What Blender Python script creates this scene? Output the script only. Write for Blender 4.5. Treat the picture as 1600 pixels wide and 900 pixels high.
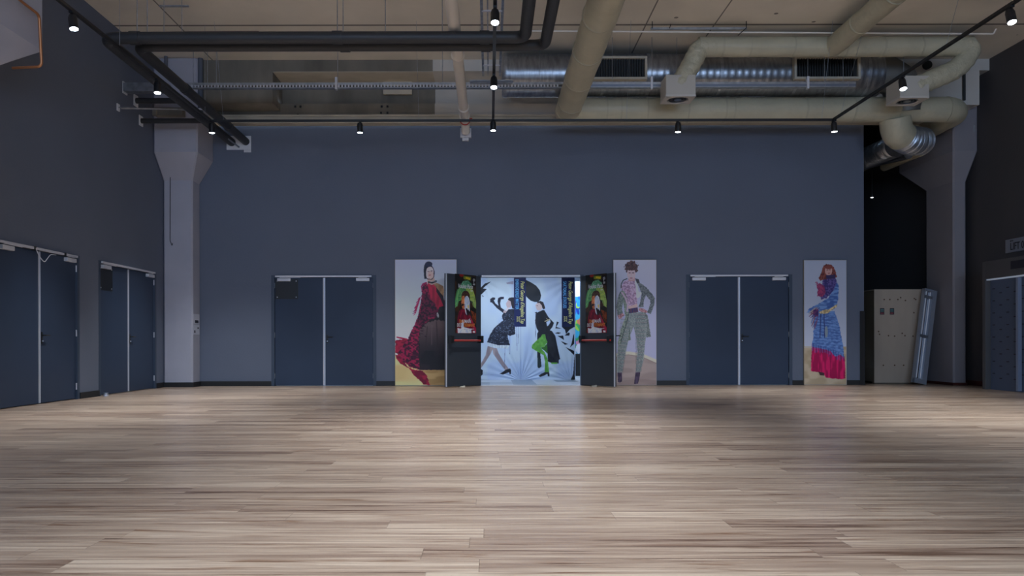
import bpy, bmesh, math, random
import numpy as np
from mathutils import Vector, Matrix
random.seed(7); rng = np.random.default_rng(5)
for o in list(bpy.data.objects): bpy.data.objects.remove(o)
S = bpy.context.scene; COL = S.collection
# ---------------------------------------------------------------- camera, world, exposure
U = 1/72.0            # unit used for plan dimensions
D = 1250*U            # distance to the back wall
H = 67.5*U            # eye height
cam_d = bpy.data.cameras.new('camera'); cam = bpy.data.objects.new('camera', cam_d); COL.objects.link(cam)
cam_d.sensor_width = 36; cam_d.lens = 36*1250/1600
cam_d.shift_x = 35/1600; cam_d.shift_y = 85/1600
cam.location = (0, 0, H); cam.rotation_euler = (math.radians(90), math.radians(0.10), 0)
cam_d.clip_end = 200
S.camera = cam
w = bpy.data.worlds.new('world'); S.world = w; w.use_nodes = True
w.node_tree.nodes['Background'].inputs[0].default_value = (0.52, 0.70, 1, 1)
w.node_tree.nodes['Background'].inputs[1].default_value = 8.0
S.view_settings.view_transform = 'Standard'; S.view_settings.look = 'None'
S.view_settings.gamma = 1; S.view_settings.use_curve_mapping = False
S.view_settings.exposure = 0.3
SPOT_W = 720.0; SPOT_COL = (0.88, 0.94, 1.0); SPOT_ANGLE = 76
LOBBY_W = 46.0
LH = 421*U + H        # ceiling height
XL, XR = -497*U, 745*U
XE = 585*U            # right end of the back wall
ZW = H + 343*U        # top of the back wall

def area(name, loc, sx, sy, power, col, rot=(0,0,0)):
    d = bpy.data.lights.new(name, 'AREA'); d.shape = 'RECTANGLE'; d.size = sx; d.size_y = sy
    d.energy = power; d.color = col
    o = bpy.data.objects.new(name, d); COL.objects.link(o); o.location = loc; o.rotation_euler = rot
    return o
area('lobby_light', (0.2, D+1.3, 2.75), 3.2, 1.2, LOBBY_W, (0.80, 0.90, 1.0))
pd = bpy.data.lights.new('window_portal', 'AREA'); pd.shape = 'RECTANGLE'; pd.size = 15.2; pd.size_y = 3.5; pd.cycles.is_portal = True  # sky portal for the added rear windows
po = bpy.data.objects.new('window_portal', pd); COL.objects.link(po); po.location = (XL+8.6, -7.32, 4.35); po.rotation_euler = (math.radians(90), 0, math.radians(0))
area('lobby_rear_light', (1.5, D+4.6, 2.75), 3.0, 1.0, 120, (0.72, 0.85, 1.0))

def P(px, py, t): return Vector(((px-765)*t*U, t*D, H+(535-py)*t*U))
def X(px, t=1): return (px-765)*t*U
def Z(py, t=1): return H+(535-py)*t*U

# ---------------------------------------------------------------- helpers
def srgb(c):
    return tuple(((v/255)/12.92 if v/255 <= .04045 else (((v/255)+.055)/1.055)**2.4) for v in c)
def mat(name, col, rough=.6, metal=0, var=0.0, vscale=3.0, bump=0.0, bscale=40, stretch=(1,1,1), col2=None, emit=None, es=0, spec=None):
    m = bpy.data.materials.new(name); m.use_nodes = True; nt = m.node_tree; b = nt.nodes['Principled BSDF']
    b.inputs['Roughness'].default_value = rough; b.inputs['Metallic'].default_value = metal
    b.inputs['Base Color'].default_value = (*col, 1)
    if spec is not None: b.inputs['Specular IOR Level'].default_value = spec
    if emit: b.inputs['Emission Color'].default_value = (*emit, 1); b.inputs['Emission Strength'].default_value = es
    if var or bump:
        tc = nt.nodes.new('ShaderNodeTexCoord'); mp = nt.nodes.new('ShaderNodeMapping'); mp.inputs['Scale'].default_value = stretch
        g = nt.nodes.new('ShaderNodeNewGeometry'); nt.links.new(g.outputs['Position'], mp.inputs['Vector'])
        if var:
            n = nt.nodes.new('ShaderNodeTexNoise'); n.inputs['Scale'].default_value = vscale; n.inputs['Detail'].default_value = 6
            nt.links.new(mp.outputs[0], n.inputs['Vector'])
            r = nt.nodes.new('ShaderNodeValToRGB'); r.color_ramp.elements[0].position = .3; r.color_ramp.elements[1].position = .72
            c2 = col2 if col2 else tuple(v*(1-var) for v in col)
            r.color_ramp.elements[0].color = (*c2, 1); r.color_ramp.elements[1].color = (*col, 1)
            nt.links.new(n.outputs['Fac'], r.inputs[0]); nt.links.new(r.outputs[0], b.inputs['Base Color'])
        if bump:
            n2 = nt.nodes.new('ShaderNodeTexNoise'); n2.inputs['Scale'].default_value = bscale; n2.inputs['Detail'].default_value = 4
            nt.links.new(mp.outputs[0], n2.inputs['Vector'])
            bp = nt.nodes.new('ShaderNodeBump'); bp.inputs['Strength'].default_value = bump; bp.inputs['Distance'].default_value = .02
            nt.links.new(n2.outputs['Fac'], bp.inputs['Height']); nt.links.new(bp.outputs[0], b.inputs['Normal'])
    return m
M = {}
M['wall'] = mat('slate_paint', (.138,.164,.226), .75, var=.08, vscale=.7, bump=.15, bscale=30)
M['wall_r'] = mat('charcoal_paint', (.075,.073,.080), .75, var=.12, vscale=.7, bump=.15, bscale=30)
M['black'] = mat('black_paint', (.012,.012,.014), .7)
M['base'] = mat('black_skirting', (.012,.013,.015), .5)
M['base_red'] = mat('dark_red_skirting', (.06,.012,.01), .5)
M['door'] = mat('blue_door_paint', (.038,.060,.108), .5, var=.12, vscale=1.5, spec=.3)
M['door_dark'] = mat('charcoal_door_paint', (.045,.055,.070), .5, spec=.3)
M['frame'] = mat('door_frame_paint', (.045,.068,.110), .55)
M['plate'] = mat('dark_plate', (.012,.014,.018), .4)
M['alu'] = mat('aluminium', (.72,.77,.88), .4, .4)
M['alu2'] = mat('painted_aluminium', (.66,.67,.72), .45, .2)
M['steel'] = mat('galvanised_steel', (.50,.54,.60), .35, .85, var=.35, vscale=9)
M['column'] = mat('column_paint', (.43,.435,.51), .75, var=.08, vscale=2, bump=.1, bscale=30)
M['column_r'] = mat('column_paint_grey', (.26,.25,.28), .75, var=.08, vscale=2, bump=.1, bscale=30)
M['conc'] = mat('stained_concrete', (.27,.25,.21), .85, var=.5, vscale=1.6, stretch=(1,1,.35), bump=.3, bscale=14)
M['conc_l'] = mat('pale_concrete', (.60,.55,.45), .85, var=.2, vscale=2, bump=.2, bscale=14)
M['white_p'] = mat('off_white_paint', (.62,.60,.56), .7, var=.08, vscale=2)
M['cream'] = mat('cream_insulation', (.56,.53,.39), .42, var=.15, vscale=2.5, bump=.55, bscale=9)
M['cream2'] = mat('cream_foil', (.56,.53,.39), .33, var=.15, vscale=4, bump=.9, bscale=16)
M['band'] = mat('insulation_tape', (.46,.435,.32), .35)
M['pipe_k'] = mat('black_pipe_insulation', (.030,.032,.036), .5, bump=.1, bscale=20)
M['pipe_w'] = mat('white_pipe', (.80,.76,.70), .4)
M['copper'] = mat('copper', (.55,.24,.11), .4, .8)
M['red'] = mat('red_paint', (.45,.035,.025), .45)
M['track'] = mat('black_track', (.008,.008,.010), .45)
M['lens'] = mat('lit_lens', (1,1,1), .3, emit=(.82,.91,1), es=14)
M['plastic_w'] = mat('white_plastic', (.78,.80,.85), .45)
M['ply'] = mat('plywood', (.43,.365,.295), .7, var=.22, vscale=2.0, stretch=(1,1,.25), bump=.1)
M['ply_side'] = mat('dark_plywood_edge', (.16,.13,.09), .7, var=.3, vscale=2.0, stretch=(1,1,.25))
M['paper'] = mat('paper', (.62,.64,.72), .7)
M['ink'] = mat('ink', (.02,.02,.03), .6)
M['w_ink'] = mat('white_ink', (.75,.75,.78), .5)
M['y_ink'] = mat('yellow_ink', (.62,.62,.25), .5)
M['c_ink'] = mat('cyan_ink', (.12,.42,.85), .5)
M['o_ink'] = mat('orange_ink', (.80,.26,.05), .5)
M['grille'] = mat('dark_grille', (.018,.020,.022), .6)
M['edge'] = mat('board_edge', (.30,.26,.20), .6)
M['mirror'] = mat('reflector_sheet', (.75,.82,.92), .12, 1.0)
M['tube'] = mat('glass_tube_white', (.75,.78,.82), .25)

def link(name, bm, m, parent=None, smooth=False, recalc=True):
    if recalc: bmesh.ops.recalc_face_normals(bm, faces=bm.faces)
    me = bpy.data.meshes.new(name); bm.to_mesh(me); bm.free()
    for mm in (m if isinstance(m, (list, tuple)) else [m]): me.materials.append(mm)
    if smooth:
        for p in me.polygons: p.use_smooth = True
        try: me.set_sharp_from_angle(angle=math.radians(40))
        except Exception: pass
    o = bpy.data.objects.new(name, me); COL.objects.link(o)
    if parent is not None:
        o.parent = parent
        o.matrix_parent_inverse = parent_world(parent).inverted()
    return o
def parent_world(p):
    m = Matrix.LocRotScale(p.location, p.rotation_euler, p.scale)
    if p.parent: m = parent_world(p.parent) @ p.matrix_parent_inverse @ m
    return m
def thing(name, label, cat, loc=(0,0,0), rot=(0,0,0), group=None):
    o = bpy.data.objects.new(name, None); COL.objects.link(o); o.location = loc; o.rotation_euler = rot
    o.empty_display_size = .1
    return tag(o, label, cat, group)
def tag(o, label, cat, group=None):
    o['label'] = label; o['category'] = cat
    if group: o['group'] = group
    return o
def struct(o): o['kind'] = 'structure'; return o
def structE(name, loc=(0,0,0)):
    o = bpy.data.objects.new(name, None); COL.objects.link(o); o.location = loc; return struct(o)
def box(bm, x0, x1, y0, y1, z0, z1, mi=0, bev=0):
    vs = [bm.verts.new(p) for p in ((x0,y0,z0),(x1,y0,z0),(x1,y1,z0),(x0,y1,z0),(x0,y0,z1),(x1,y0,z1),(x1,y1,z1),(x0,y1,z1))]
    fs = [bm.faces.new([vs[i] for i in q]) for q in ((0,3,2,1),(4,5,6,7),(0,1,5,4),(1,2,6,5),(2,3,7,6),(3,0,4,7))]
    for f in fs: f.material_index = mi
    if bev:
        es = list({e for f in fs for e in f.edges})
        bmesh.ops.bevel(bm, geom=es, offset=bev, segments=2, affect='EDGES', profile=.6)
def NB(*a, **k):
    bm = bmesh.new()
    if a: box(bm, *a, **k)
    return bm
def boxes(lst, bev=0):
    bm = bmesh.new()
    for a in lst: box(bm, *a, bev=bev)
    return bm
def hexa(bm, a, b, mi=0):
    # loft between two quads (lists of 4 points)
    va = [bm.verts.new(p) for p in a]; vb = [bm.verts.new(p) for p in b]
    bm.faces.new(va[::-1]); bm.faces.new(vb)
    for i in range(4): bm.faces.new((va[i], va[(i+1)%4], vb[(i+1)%4], vb[i]))
def rounded(pts, rad, n=7):
    pts = [Vector(p) for p in pts]; out = [pts[0]]
    for i in range(1, len(pts)-1):
        a, b, c = pts[i-1], pts[i], pts[i+1]
        r = rad[i-1] if isinstance(rad, (list, tuple)) else rad
        da, dc = (a-b), (c-b); la, lc = da.length, dc.length
        r2 = min(r, la*.49, lc*.49)
        p0 = b+da.normalized()*r2; p1 = b+dc.normalized()*r2
        for k in range(n+1):
            s = k/n; out.append(p0*(1-s)**2 + b*2*s*(1-s) + p1*s*s)
    out.append(pts[-1]); return out
def densify(pts, step):
    out = [pts[0]]
    for a, b in zip(pts, pts[1:]):
        n = max(1, int((b-a).length/step))
        for k in range(1, n+1): out.append(a.lerp(b, k/n))
    return out
def tube(bm, pts, r, seg=20, cap=True, rf=None, mi=0):
    pts = [Vector(p) for p in pts]
    tang = []
    for i in range(len(pts)):
        a = pts[max(0, i-1)]; b = pts[min(len(pts)-1, i+1)]; tang.append((b-a).normalized())
    up = Vector((0,0,1)) if abs(tang[0].z) < .9 else Vector((1,0,0))
    n = tang[0].cross(up).normalized(); rings = []
    L = 0
    for i, p in enumerate(pts):
        if i: 
            L += (p-pts[i-1]).length
            q = tang[i-1].rotation_difference(tang[i]); n = (q @ n)
        n = (n - tang[i]*n.dot(tang[i])).normalized(); b = tang[i].cross(n)
        ring = []
        for k in range(seg):
            a = 2*math.pi*k/seg; rr = r if rf is None else r*rf(L, a)
            ring.append(bm.verts.new(p + (n*math.cos(a)+b*math.sin(a))*rr))
        rings.append(ring)
    for i in range(len(rings)-1):
        for k in range(seg):
            f = bm.faces.new((rings[i][k], rings[i][(k+1)%seg], rings[i+1][(k+1)%seg], rings[i+1][k])); f.material_index = mi
    if cap: bm.faces.new(rings[0][::-1]).material_index = mi; bm.faces.new(rings[-1]).material_index = mi
    return bm
def T(*a, **k): return tube(bmesh.new(), *a, **k)
def rods(lst, r=.006):
    bm = bmesh.new()
    for a, b in lst: tube(bm, [a, b], r, seg=6)
    return bm
def text(name, body, size, m, parent, loc, rot, squeeze=1.0, extrude=.0015, align='CENTER', shear=0):
    c = bpy.data.curves.new('t', 'FONT'); c.body = body; c.size = size; c.extrude = extrude; c.align_x = align; c.align_y = 'CENTER'
    c.shear = shear; c.offset = size*.012; c.resolution_u = 3
    o = bpy.data.objects.new('t', c); COL.objects.link(o)
    dg = bpy.context.evaluated_depsgraph_get(); dg.update()
    me = bpy.data.meshes.new_from_object(o.evaluated_get(dg))
    bpy.data.objects.remove(o)
    mtx = Matrix.Translation(loc) @ (rot.to_matrix().to_4x4() if hasattr(rot, 'to_matrix') else rot) @ Matrix.Diagonal((squeeze, 1, 1, 1))
    me.transform(mtx); me.materials.clear(); me.materials.append(m)
    me.name = name
    r = bpy.data.objects.new(name, me); COL.objects.link(r); r.parent = parent; r.matrix_parent_inverse = parent_world(parent).inverted()
    return r

# ---------------------------------------------------------------- floor material
def floor_mat():
    m = bpy.data.materials.new('oak_planks'); m.use_nodes = True; nt = m.node_tree; N = nt.nodes; Lk = nt.links
    b = N['Principled BSDF']; g = N.new('ShaderNodeNewGeometry'); sp = N.new('ShaderNodeSeparateXYZ'); Lk.new(g.outputs['Position'], sp.inputs[0])
    def mth(op, a, bb=None, c=None):
        n = N.new('ShaderNodeMath'); n.operation = op
        for i, v in enumerate((a, bb, c)):
            if v is None: continue
            if isinstance(v, (int, float)): n.inputs[i].default_value = v
            else: Lk.new(v, n.inputs[i])
        return n.outputs[0]
    W_, L_ = .192, 1.75
    ry = mth('DIVIDE', sp.outputs['Y'], W_); row = mth('FLOOR', ry); fy = mth('FRACT', ry)
    wn = N.new('ShaderNodeTexWhiteNoise'); wn.noise_dimensions = '1D'; Lk.new(row, wn.inputs['W'])
    xo = mth('ADD', mth('DIVIDE', sp.outputs['X'], L_), mth('MULTIPLY', wn.outputs['Value'], 7.3)); pk = mth('FLOOR', xo); fx = mth('FRACT', xo)
    cb = N.new('ShaderNodeCombineXYZ'); Lk.new(row, cb.inputs[0]); Lk.new(pk, cb.inputs[1])
    wn2 = N.new('ShaderNodeTexWhiteNoise'); wn2.noise_dimensions = '2D'; Lk.new(cb.outputs[0], wn2.inputs['Vector'])
    # grain coordinates, offset per plank
    def noise(sx, sy, det, off):
        cc = N.new('ShaderNodeCombineXYZ'); Lk.new(mth('MULTIPLY', sp.outputs['X'], sx), cc.inputs[0])
        Lk.new(mth('MULTIPLY', sp.outputs['Y'], sy), cc.inputs[1]); Lk.new(mth('ADD', mth('MULTIPLY', wn2.outputs['Value'], 40), off), cc.inputs[2])
        n = N.new('ShaderNodeTexNoise'); n.inputs['Scale'].default_value = 1; n.inputs['Detail'].default_value = det; n.inputs['Roughness'].default_value = .6
        n.inputs['Distortion'].default_value = .6
        Lk.new(cc.outputs[0], n.inputs['Vector']); return n.outputs['Fac']
    n1 = noise(.75, 22, 4, 0); n2 = noise(1.9, 62, 5, 9); n3 = noise(1.5, 17, 3, 21)
    f = mth('ADD', mth('MULTIPLY', n1, .62), mth('MULTIPLY', n2, .38))
    f = mth('ADD', f, mth('MULTIPLY', mth('SUBTRACT', wn2.outputs['Value'], .5), .13))
    r = N.new('ShaderNodeValToRGB'); cr = r.color_ramp
    cr.elements[0].position = .36; cr.elements[0].color = (.15,.085,.055,1)
    cr.elements[1].position = .64; cr.elements[1].color = (.63,.495,.375,1)
    e = cr.elements.new(.42); e.color = (.315,.215,.155,1); e = cr.elements.new(.54); e.color = (.46,.34,.25,1)
    Lk.new(f, r.inputs[0])
    r3 = N.new('ShaderNodeValToRGB'); r3.color_ramp.elements[0].position = .58; r3.color_ramp.elements[1].position = .72
    r3.color_ramp.elements[0].color = (1,1,1,1); r3.color_ramp.elements[1].color = (.48,.34,.25,1); Lk.new(n3, r3.inputs[0])
    mx = N.new('ShaderNodeMix'); mx.data_type = 'RGBA'; mx.blend_type = 'MULTIPLY'; mx.inputs['Factor'].default_value = 1
    Lk.new(r.outputs[0], mx.inputs['A']); Lk.new(r3.outputs[0], mx.inputs['B'])
    gy = mth('LESS_THAN', fy, .018); gx = mth('LESS_THAN', fx, .0022); gap = mth('MAXIMUM', gy, gx)
    mx2 = N.new('ShaderNodeMix'); mx2.data_type = 'RGBA'; Lk.new(mth('MULTIPLY', gap, .40), mx2.inputs['Factor'])
    Lk.new(mx.outputs['Result'], mx2.inputs['A']); mx2.inputs['B'].default_value = (.10,.07,.05,1)
    Lk.new(mx2.outputs['Result'], b.inputs['Base Color'])
    b.inputs['Roughness'].default_value = .36
    Lk.new(mth('ADD', mth('MULTIPLY', n2, .14), .23), b.inputs['Roughness'])
    b.inputs['Specular IOR Level'].default_value = .5
    bp = N.new('ShaderNodeBump'); bp.inputs['Strength'].default_value = .12; bp.inputs['Distance'].default_value = .004
    Lk.new(mth('SUBTRACT', n2, gap), bp.inputs['Height']); Lk.new(bp.outputs[0], b.inputs['Normal'])
    return m
def ceil_mat():
    m = mat('ceiling_concrete', (.85,.79,.68), .85, var=.14, vscale=.9, bump=.25, bscale=6)
    nt = m.node_tree; N = nt.nodes; Lk = nt.links; b = N['Principled BSDF']
    src = b.inputs['Base Color'].links[0].from_socket
    g = N.new('ShaderNodeNewGeometry'); sp = N.new('ShaderNodeSeparateXYZ'); Lk.new(g.outputs['Position'], sp.inputs[0])
    acc = None
    for xj in (-412, 208, 299):
        a = N.new('ShaderNodeMath'); a.operation = 'COMPARE'; Lk.new(sp.outputs['X'], a.inputs[0]); a.inputs[1].default_value = xj*U; a.inputs[2].default_value = .013
        if acc is None: acc = a.outputs[0]
        else:
            q = N.new('ShaderNodeMath'); q.operation = 'MAXIMUM'; Lk.new(acc, q.inputs[0]); Lk.new(a.outputs[0], q.inputs[1]); acc = q.outputs[0]
    yj = N.new('ShaderNodeMath'); yj.operation = 'COMPARE'; Lk.new(sp.outputs['Y'], yj.inputs[0]); yj.inputs[1].default_value = .849*D; yj.inputs[2].default_value = .035
    yk = N.new('ShaderNodeMath'); yk.operation = 'MAXIMUM'; Lk.new(acc, yk.inputs[0]); Lk.new(yj.outputs[0], yk.inputs[1]); acc = yk.outputs[0]
    # small dark bolt holes
    v = N.new('ShaderNodeTexVoronoi'); v.inputs['Scale'].default_value = .9; Lk.new(g.outputs['Position'], v.inputs['Vector'])
    l = N.new('ShaderNodeMath'); l.operation = 'LESS_THAN'; Lk.new(v.outputs['Distance'], l.inputs[0]); l.inputs[1].default_value = .035
    q = N.new('ShaderNodeMath'); q.operation = 'MAXIMUM'; Lk.new(acc, q.inputs[0]); Lk.new(l.outputs[0], q.inputs[1])
    k = N.new('ShaderNodeMath'); k.operation = 'MULTIPLY'; Lk.new(q.outputs[0], k.inputs[0]); k.inputs[1].default_value = .75
    mx = N.new('ShaderNodeMix'); mx.data_type = 'RGBA'; Lk.new(k.outputs[0], mx.inputs['Factor']); Lk.new(src, mx.inputs['A']); mx.inputs['B'].default_value = (.05,.045,.04,1)
    Lk.new(mx.outputs['Result'], b.inputs['Base Color'])
    return m
def tile_mat():
    m = bpy.data.materials.new('lobby_tiles'); m.use_nodes = True; nt = m.node_tree; N = nt.nodes; Lk = nt.links; b = N['Principled BSDF']
    g = N.new('ShaderNodeNewGeometry'); s = N.new('ShaderNodeVectorMath'); s.operation = 'MULTIPLY'; s.inputs[1].default_value = (1.9, .9, 0); Lk.new(g.outputs['Position'], s.inputs[0])
    fl = N.new('ShaderNodeVectorMath'); fl.operation = 'FLOOR'; Lk.new(s.outputs[0], fl.inputs[0])
    wn = N.new('ShaderNodeTexWhiteNoise'); wn.noise_dimensions = '3D'; Lk.new(fl.outputs[0], wn.inputs['Vector'])
    r = N.new('ShaderNodeValToRGB'); r.color_ramp.interpolation = 'CONSTANT'
    r.color_ramp.elements[0].color = (.22,.27,.33,1); r.color_ramp.elements[1].position = .5; r.color_ramp.elements[1].color = (.55,.60,.68,1)
    e = r.color_ramp.elements.new(.3); e.color = (.36,.42,.50,1)
    Lk.new(wn.outputs['Value'], r.inputs[0]); Lk.new(r.outputs[0], b.inputs['Base Color']); b.inputs['Roughness'].default_value = .3
    return m
M['floor'] = floor_mat(); M['ceil'] = ceil_mat(); M['tile'] = tile_mat()

# ---------------------------------------------------------------- the room
YB = -7.0; YF = 1.32*D; WT = .22
def quad_slab(bm, x0, x1, y0, y1, z0, z1): box(bm, x0, x1, y0, y1, z0, z1)
struct(link('floor', boxes([(XL-.3, XR+.3, YB-.3, D+.02, -.2, 0), (XE-.02, XR+.3, D+.02, YF+.3, -.2, 0)]), M['floor']))
struct(link('floor_lobby', boxes([(-5.2, XE-.3, D+.02, D+6.2, -.2, 0)]), M['tile']))
YS = .849*D
struct(link('ceiling', boxes([(XL-.3, XR+.3, YB-.3, D+.35, LH, LH+.25)]), M['ceil']))
# door openings in the back wall: (x0, x1)
OA = (X(424), X(588)); OB = (X(747), X(912)); OC = (X(1072), X(1238)); ZD = Z(429.5)
bw = []
xs = [XL-.3, OA[0], OA[1], OB[0], OB[1], OC[0], OC[1], XE]
for i in range(0, 8, 2): bw.append((xs[i], xs[i+1], D, D+WT, 0, ZW))
for o_ in (OA, OB, OC): bw.append((o_[0], o_[1], D, D+WT, ZD, ZW))
struct(link('wall_back', boxes(bw), M['wall']))
# left wall openings (in Y)
t1b = 497/(765-124); t1a = t1b - 166/1250; t2a = 497/(765-154); t2b = 497/(765-244)
L1 = (t1a*D, t1b*D); L2 = (t2a*D, t2b*D)
lw = [(XL-WT, XL, YB-.3, L1[0], 0, LH), (XL-WT, XL, L1[1], L2[0], 0, LH), (XL-WT, XL, L2[1], D+.3, 0, LH),
      (XL-WT, XL, L1[0], L1[1], ZD, LH), (XL-WT, XL, L2[0], L2[1], ZD, LH)]
struct(link('wall_left', boxes(lw), M['wall']))
struct(link('wall_service', boxes([(XL-1.6, XL-1.4, YB-.3, D+.3, 0, 3.2), (XL-1.6, XL-WT, YB-.3, D+.3, 3.0, 3.2), (XL-1.6, XL-WT, YB-.5, YB-.3, 0, 3.2), (XL-1.6, XL-WT, D+.1, D+.3, 0, 3.2), (XL-1.6, XL-.3, YB-.5, D+.3, -.2, 0)]), M['black']))  # unseen shell added behind the left doors to keep outside light out
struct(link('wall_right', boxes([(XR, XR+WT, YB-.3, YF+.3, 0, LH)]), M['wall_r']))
# rear wall behind the camera; its high windows are added for bluish daylight
WX = [XL+1.0+i*2.6 for i in range(6)]; WZ0, WZ1 = 2.6, 6.1
rw = [(XL-WT, XR+WT, YB-.3, YB, 0, WZ0), (XL-WT, XR+WT, YB-.3, YB, WZ1, LH)]
e_ = [XL-WT]+[v for x in WX for v in (x, x+2.2)]+[XR+WT]
for i in range(0, len(e_), 2): rw.append((e_[i], e_[i+1], YB-.3, YB, WZ0, WZ1))
struct(link('wall_rear', boxes(rw), M['wall']))
for i, x in enumerate(WX):
    wn_ = structE('window_%d' % (i+1), (x+1.1, YB-.1, WZ0))
    link('window_frame', boxes([(x, x+.06, YB-.15, YB-.05, WZ0, WZ1), (x+2.14, x+2.2, YB-.15, YB-.05, WZ0, WZ1), (x+.06, x+2.14, YB-.15, YB-.05, WZ0, WZ0+.06), (x+.06, x+2.14, YB-.15, YB-.05, WZ1-.06, WZ1), (x+1.07, x+1.13, YB-.15, YB-.05, WZ0+.06, WZ1-.06)]), M['frame'], wn_)
# alcove to the right of the back wall
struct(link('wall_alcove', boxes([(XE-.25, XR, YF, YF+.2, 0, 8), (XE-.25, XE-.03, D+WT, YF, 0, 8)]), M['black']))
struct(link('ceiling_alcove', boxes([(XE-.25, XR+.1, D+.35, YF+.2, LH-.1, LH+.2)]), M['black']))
# lobby behind the open door
M['lobby_wall'] = mat('lobby_wall_paint', (.5,.55,.62), .7)
struct(link('wall_lobby', boxes([(-5.2, XE-.3, D+6.2, D+6.3, 0, 2.9), (-5.3, -5.2, D+WT, D+6.3, 0, 2.9), (XE-.3, XE-.25, D+WT, D+6.3, 0, 2.9)]), M['lobby_wall']))
struct(link('ceiling_lobby', boxes([(-5.2, XE-.3, D+WT, D+6.2, 2.85, 2.95)]), M['lobby_wall']))

# edge beam above the back wall
yb = .985*D
def strip(t, ya, yc, mt, x0=XL, x1=XR-.0, dep=.25):
    return (x0, x1, t*D, t*D+dep, Z(yc, t), Z(ya, t))
tb = .987
beam = structE('trim_1', (0, D, ZW))
xm = X(680, tb)
link('beam_ledge', boxes([strip(tb-.004, 184.5, 191.5, None), strip(tb-.002, 181, 184.6, None), strip(tb-.004, 178.5, 181.2, None)]), M['conc_l'], beam)
link('beam_face', boxes([strip(tb, 161.5, 178.6, None, XL, xm)]), M['conc'], beam)
link('beam_face_painted', boxes([strip(tb, 161.5, 178.6, None, xm, XR)]), M['white_p'], beam)
link('beam_web', boxes([strip(tb+.010, 121, 163, None, XL, xm)]), M['conc'], beam)
link('beam_web_painted', boxes([strip(tb+.010, 121, 163, None, xm, XR)]), M['white_p'], beam)
hS2 = H+404*U; tU = .953; x427 = X(427, tU)
link('beam_haunch', boxes([(XL, x427, tU*D, tb*D+.3, Z(160,tU), LH)]), M['conc'], beam)
link('beam_top', boxes([(x427, xm, tU*D, tb*D+.3, hS2, LH)]), M['conc'], beam)
link('beam_soffit', boxes([(x427, xm, tU*D+.004, tb*D+.15, hS2-.012, hS2-.001)]), M['conc_l'], beam)  # paler sheet puts the floor's bounced light into the soffit colour
link('beam_top_painted', boxes([(xm, XR, tU*D, tb*D+.3, hS2, LH), (X(1385,tU), X(1531,tU), tU*D, tb*D, Z(165,tU), hS2-.001)]), M['white_p'], beam)
link('patch_plate', boxes([(X(599,tb), X(644,tb), tb*D+.03, tb*D+.1, Z(146,tb), Z(124,tb))]), M['conc_l'], beam)
for (x0, y0) in ((462,166),(470,166),(466,179),(597,166),(606,166),(596,176),(606,176)):
    p = P(x0, y0, tb-.001); link('bolt_plate', boxes([(p.x-.02, p.x+.02, p.y-.01, p.y+.02, p.z-.02, p.z+.02)]), M['grille'], beam)

# ---------------------------------------------------------------- columns with flared heads
def column(name, x0, x1, bx0, bx1, ty0, ty1, by0, by1, zn, zb, m, chs=True):
    bm = bmesh.new(); a = .03
    def q(x0, x1, y0, y1, z, c=a):
        return [(x0+c,y0,z),(x1-c,y0,z),(x1,y0+c,z),(x1,y1-c,z),(x1-c,y1,z),(x0+c,y1,z),(x0,y1-c,z),(x0,y0+c,z)]
    lv = [q(x0,x1,ty0,ty1,0), q(x0,x1,ty0,ty1,zn), q(bx0,bx1,by0,by1,zb), q(bx0,bx1,by0,by1,LH-.01)]
    R = [[bm.verts.new(p) for p in l] for l in lv]
    bm.faces.new(R[0][::-1]); bm.faces.new(R[-1])
    for i in range(3):
        for k in range(8): bm.faces.new((R[i][k], R[i][(k+1)%8], R[i+1][(k+1)%8], R[i+1][k]))
    return struct(link(name, bm, m))
zb_, zn_ = H+282*U, H+247*U
column('column', XL+.01, -452*U, XL+.01, -431*U, .974*D, D-.01, .945*D, D-.01, zn_, zb_, M['column'])
column('column', XL+.01, -452*U, XL+.01, -431*U, .536*D, .578*D, .505*D, .619*D, zn_, zb_, M['column'])
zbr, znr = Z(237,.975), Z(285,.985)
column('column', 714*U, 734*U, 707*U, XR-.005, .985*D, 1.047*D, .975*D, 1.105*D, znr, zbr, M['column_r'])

# ---------------------------------------------------------------- skirting boards
BH = .105
def base(name, lst, m='base'): return struct(link(name, boxes(lst), M[m]))
base('baseboard_back', [(X(a), X(b), D-.02, D, 0, BH) for a, b in ((313,424),(588,618),(912,1072),(1238,1350))])
base('baseboard_left', [(XL, XL+.02, L1[1], L2[0], 0, BH), (XL, XL+.02, L2[1], .974*D, 0, BH), (XL, XL+.02, YB, L1[0], 0, BH), (XL+.01, -452*U, .974*D-.02, .974*D, 0, BH), (-452*U, -452*U+.02, .974*D-.02, D-.02, 0, BH)])
base('baseboard_right', [(XR-.02, XR, .912*D, 1.1*D, 0, BH), (714*U-.02, 714*U, .985*D-.02, 1.047*D, 0, .06), (714*U, 734*U, .985*D-.02, .985*D, 0, .06), (734*U, 734*U+.02, .985*D, 1.047*D, 0, .06)], 'base_red')

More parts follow.
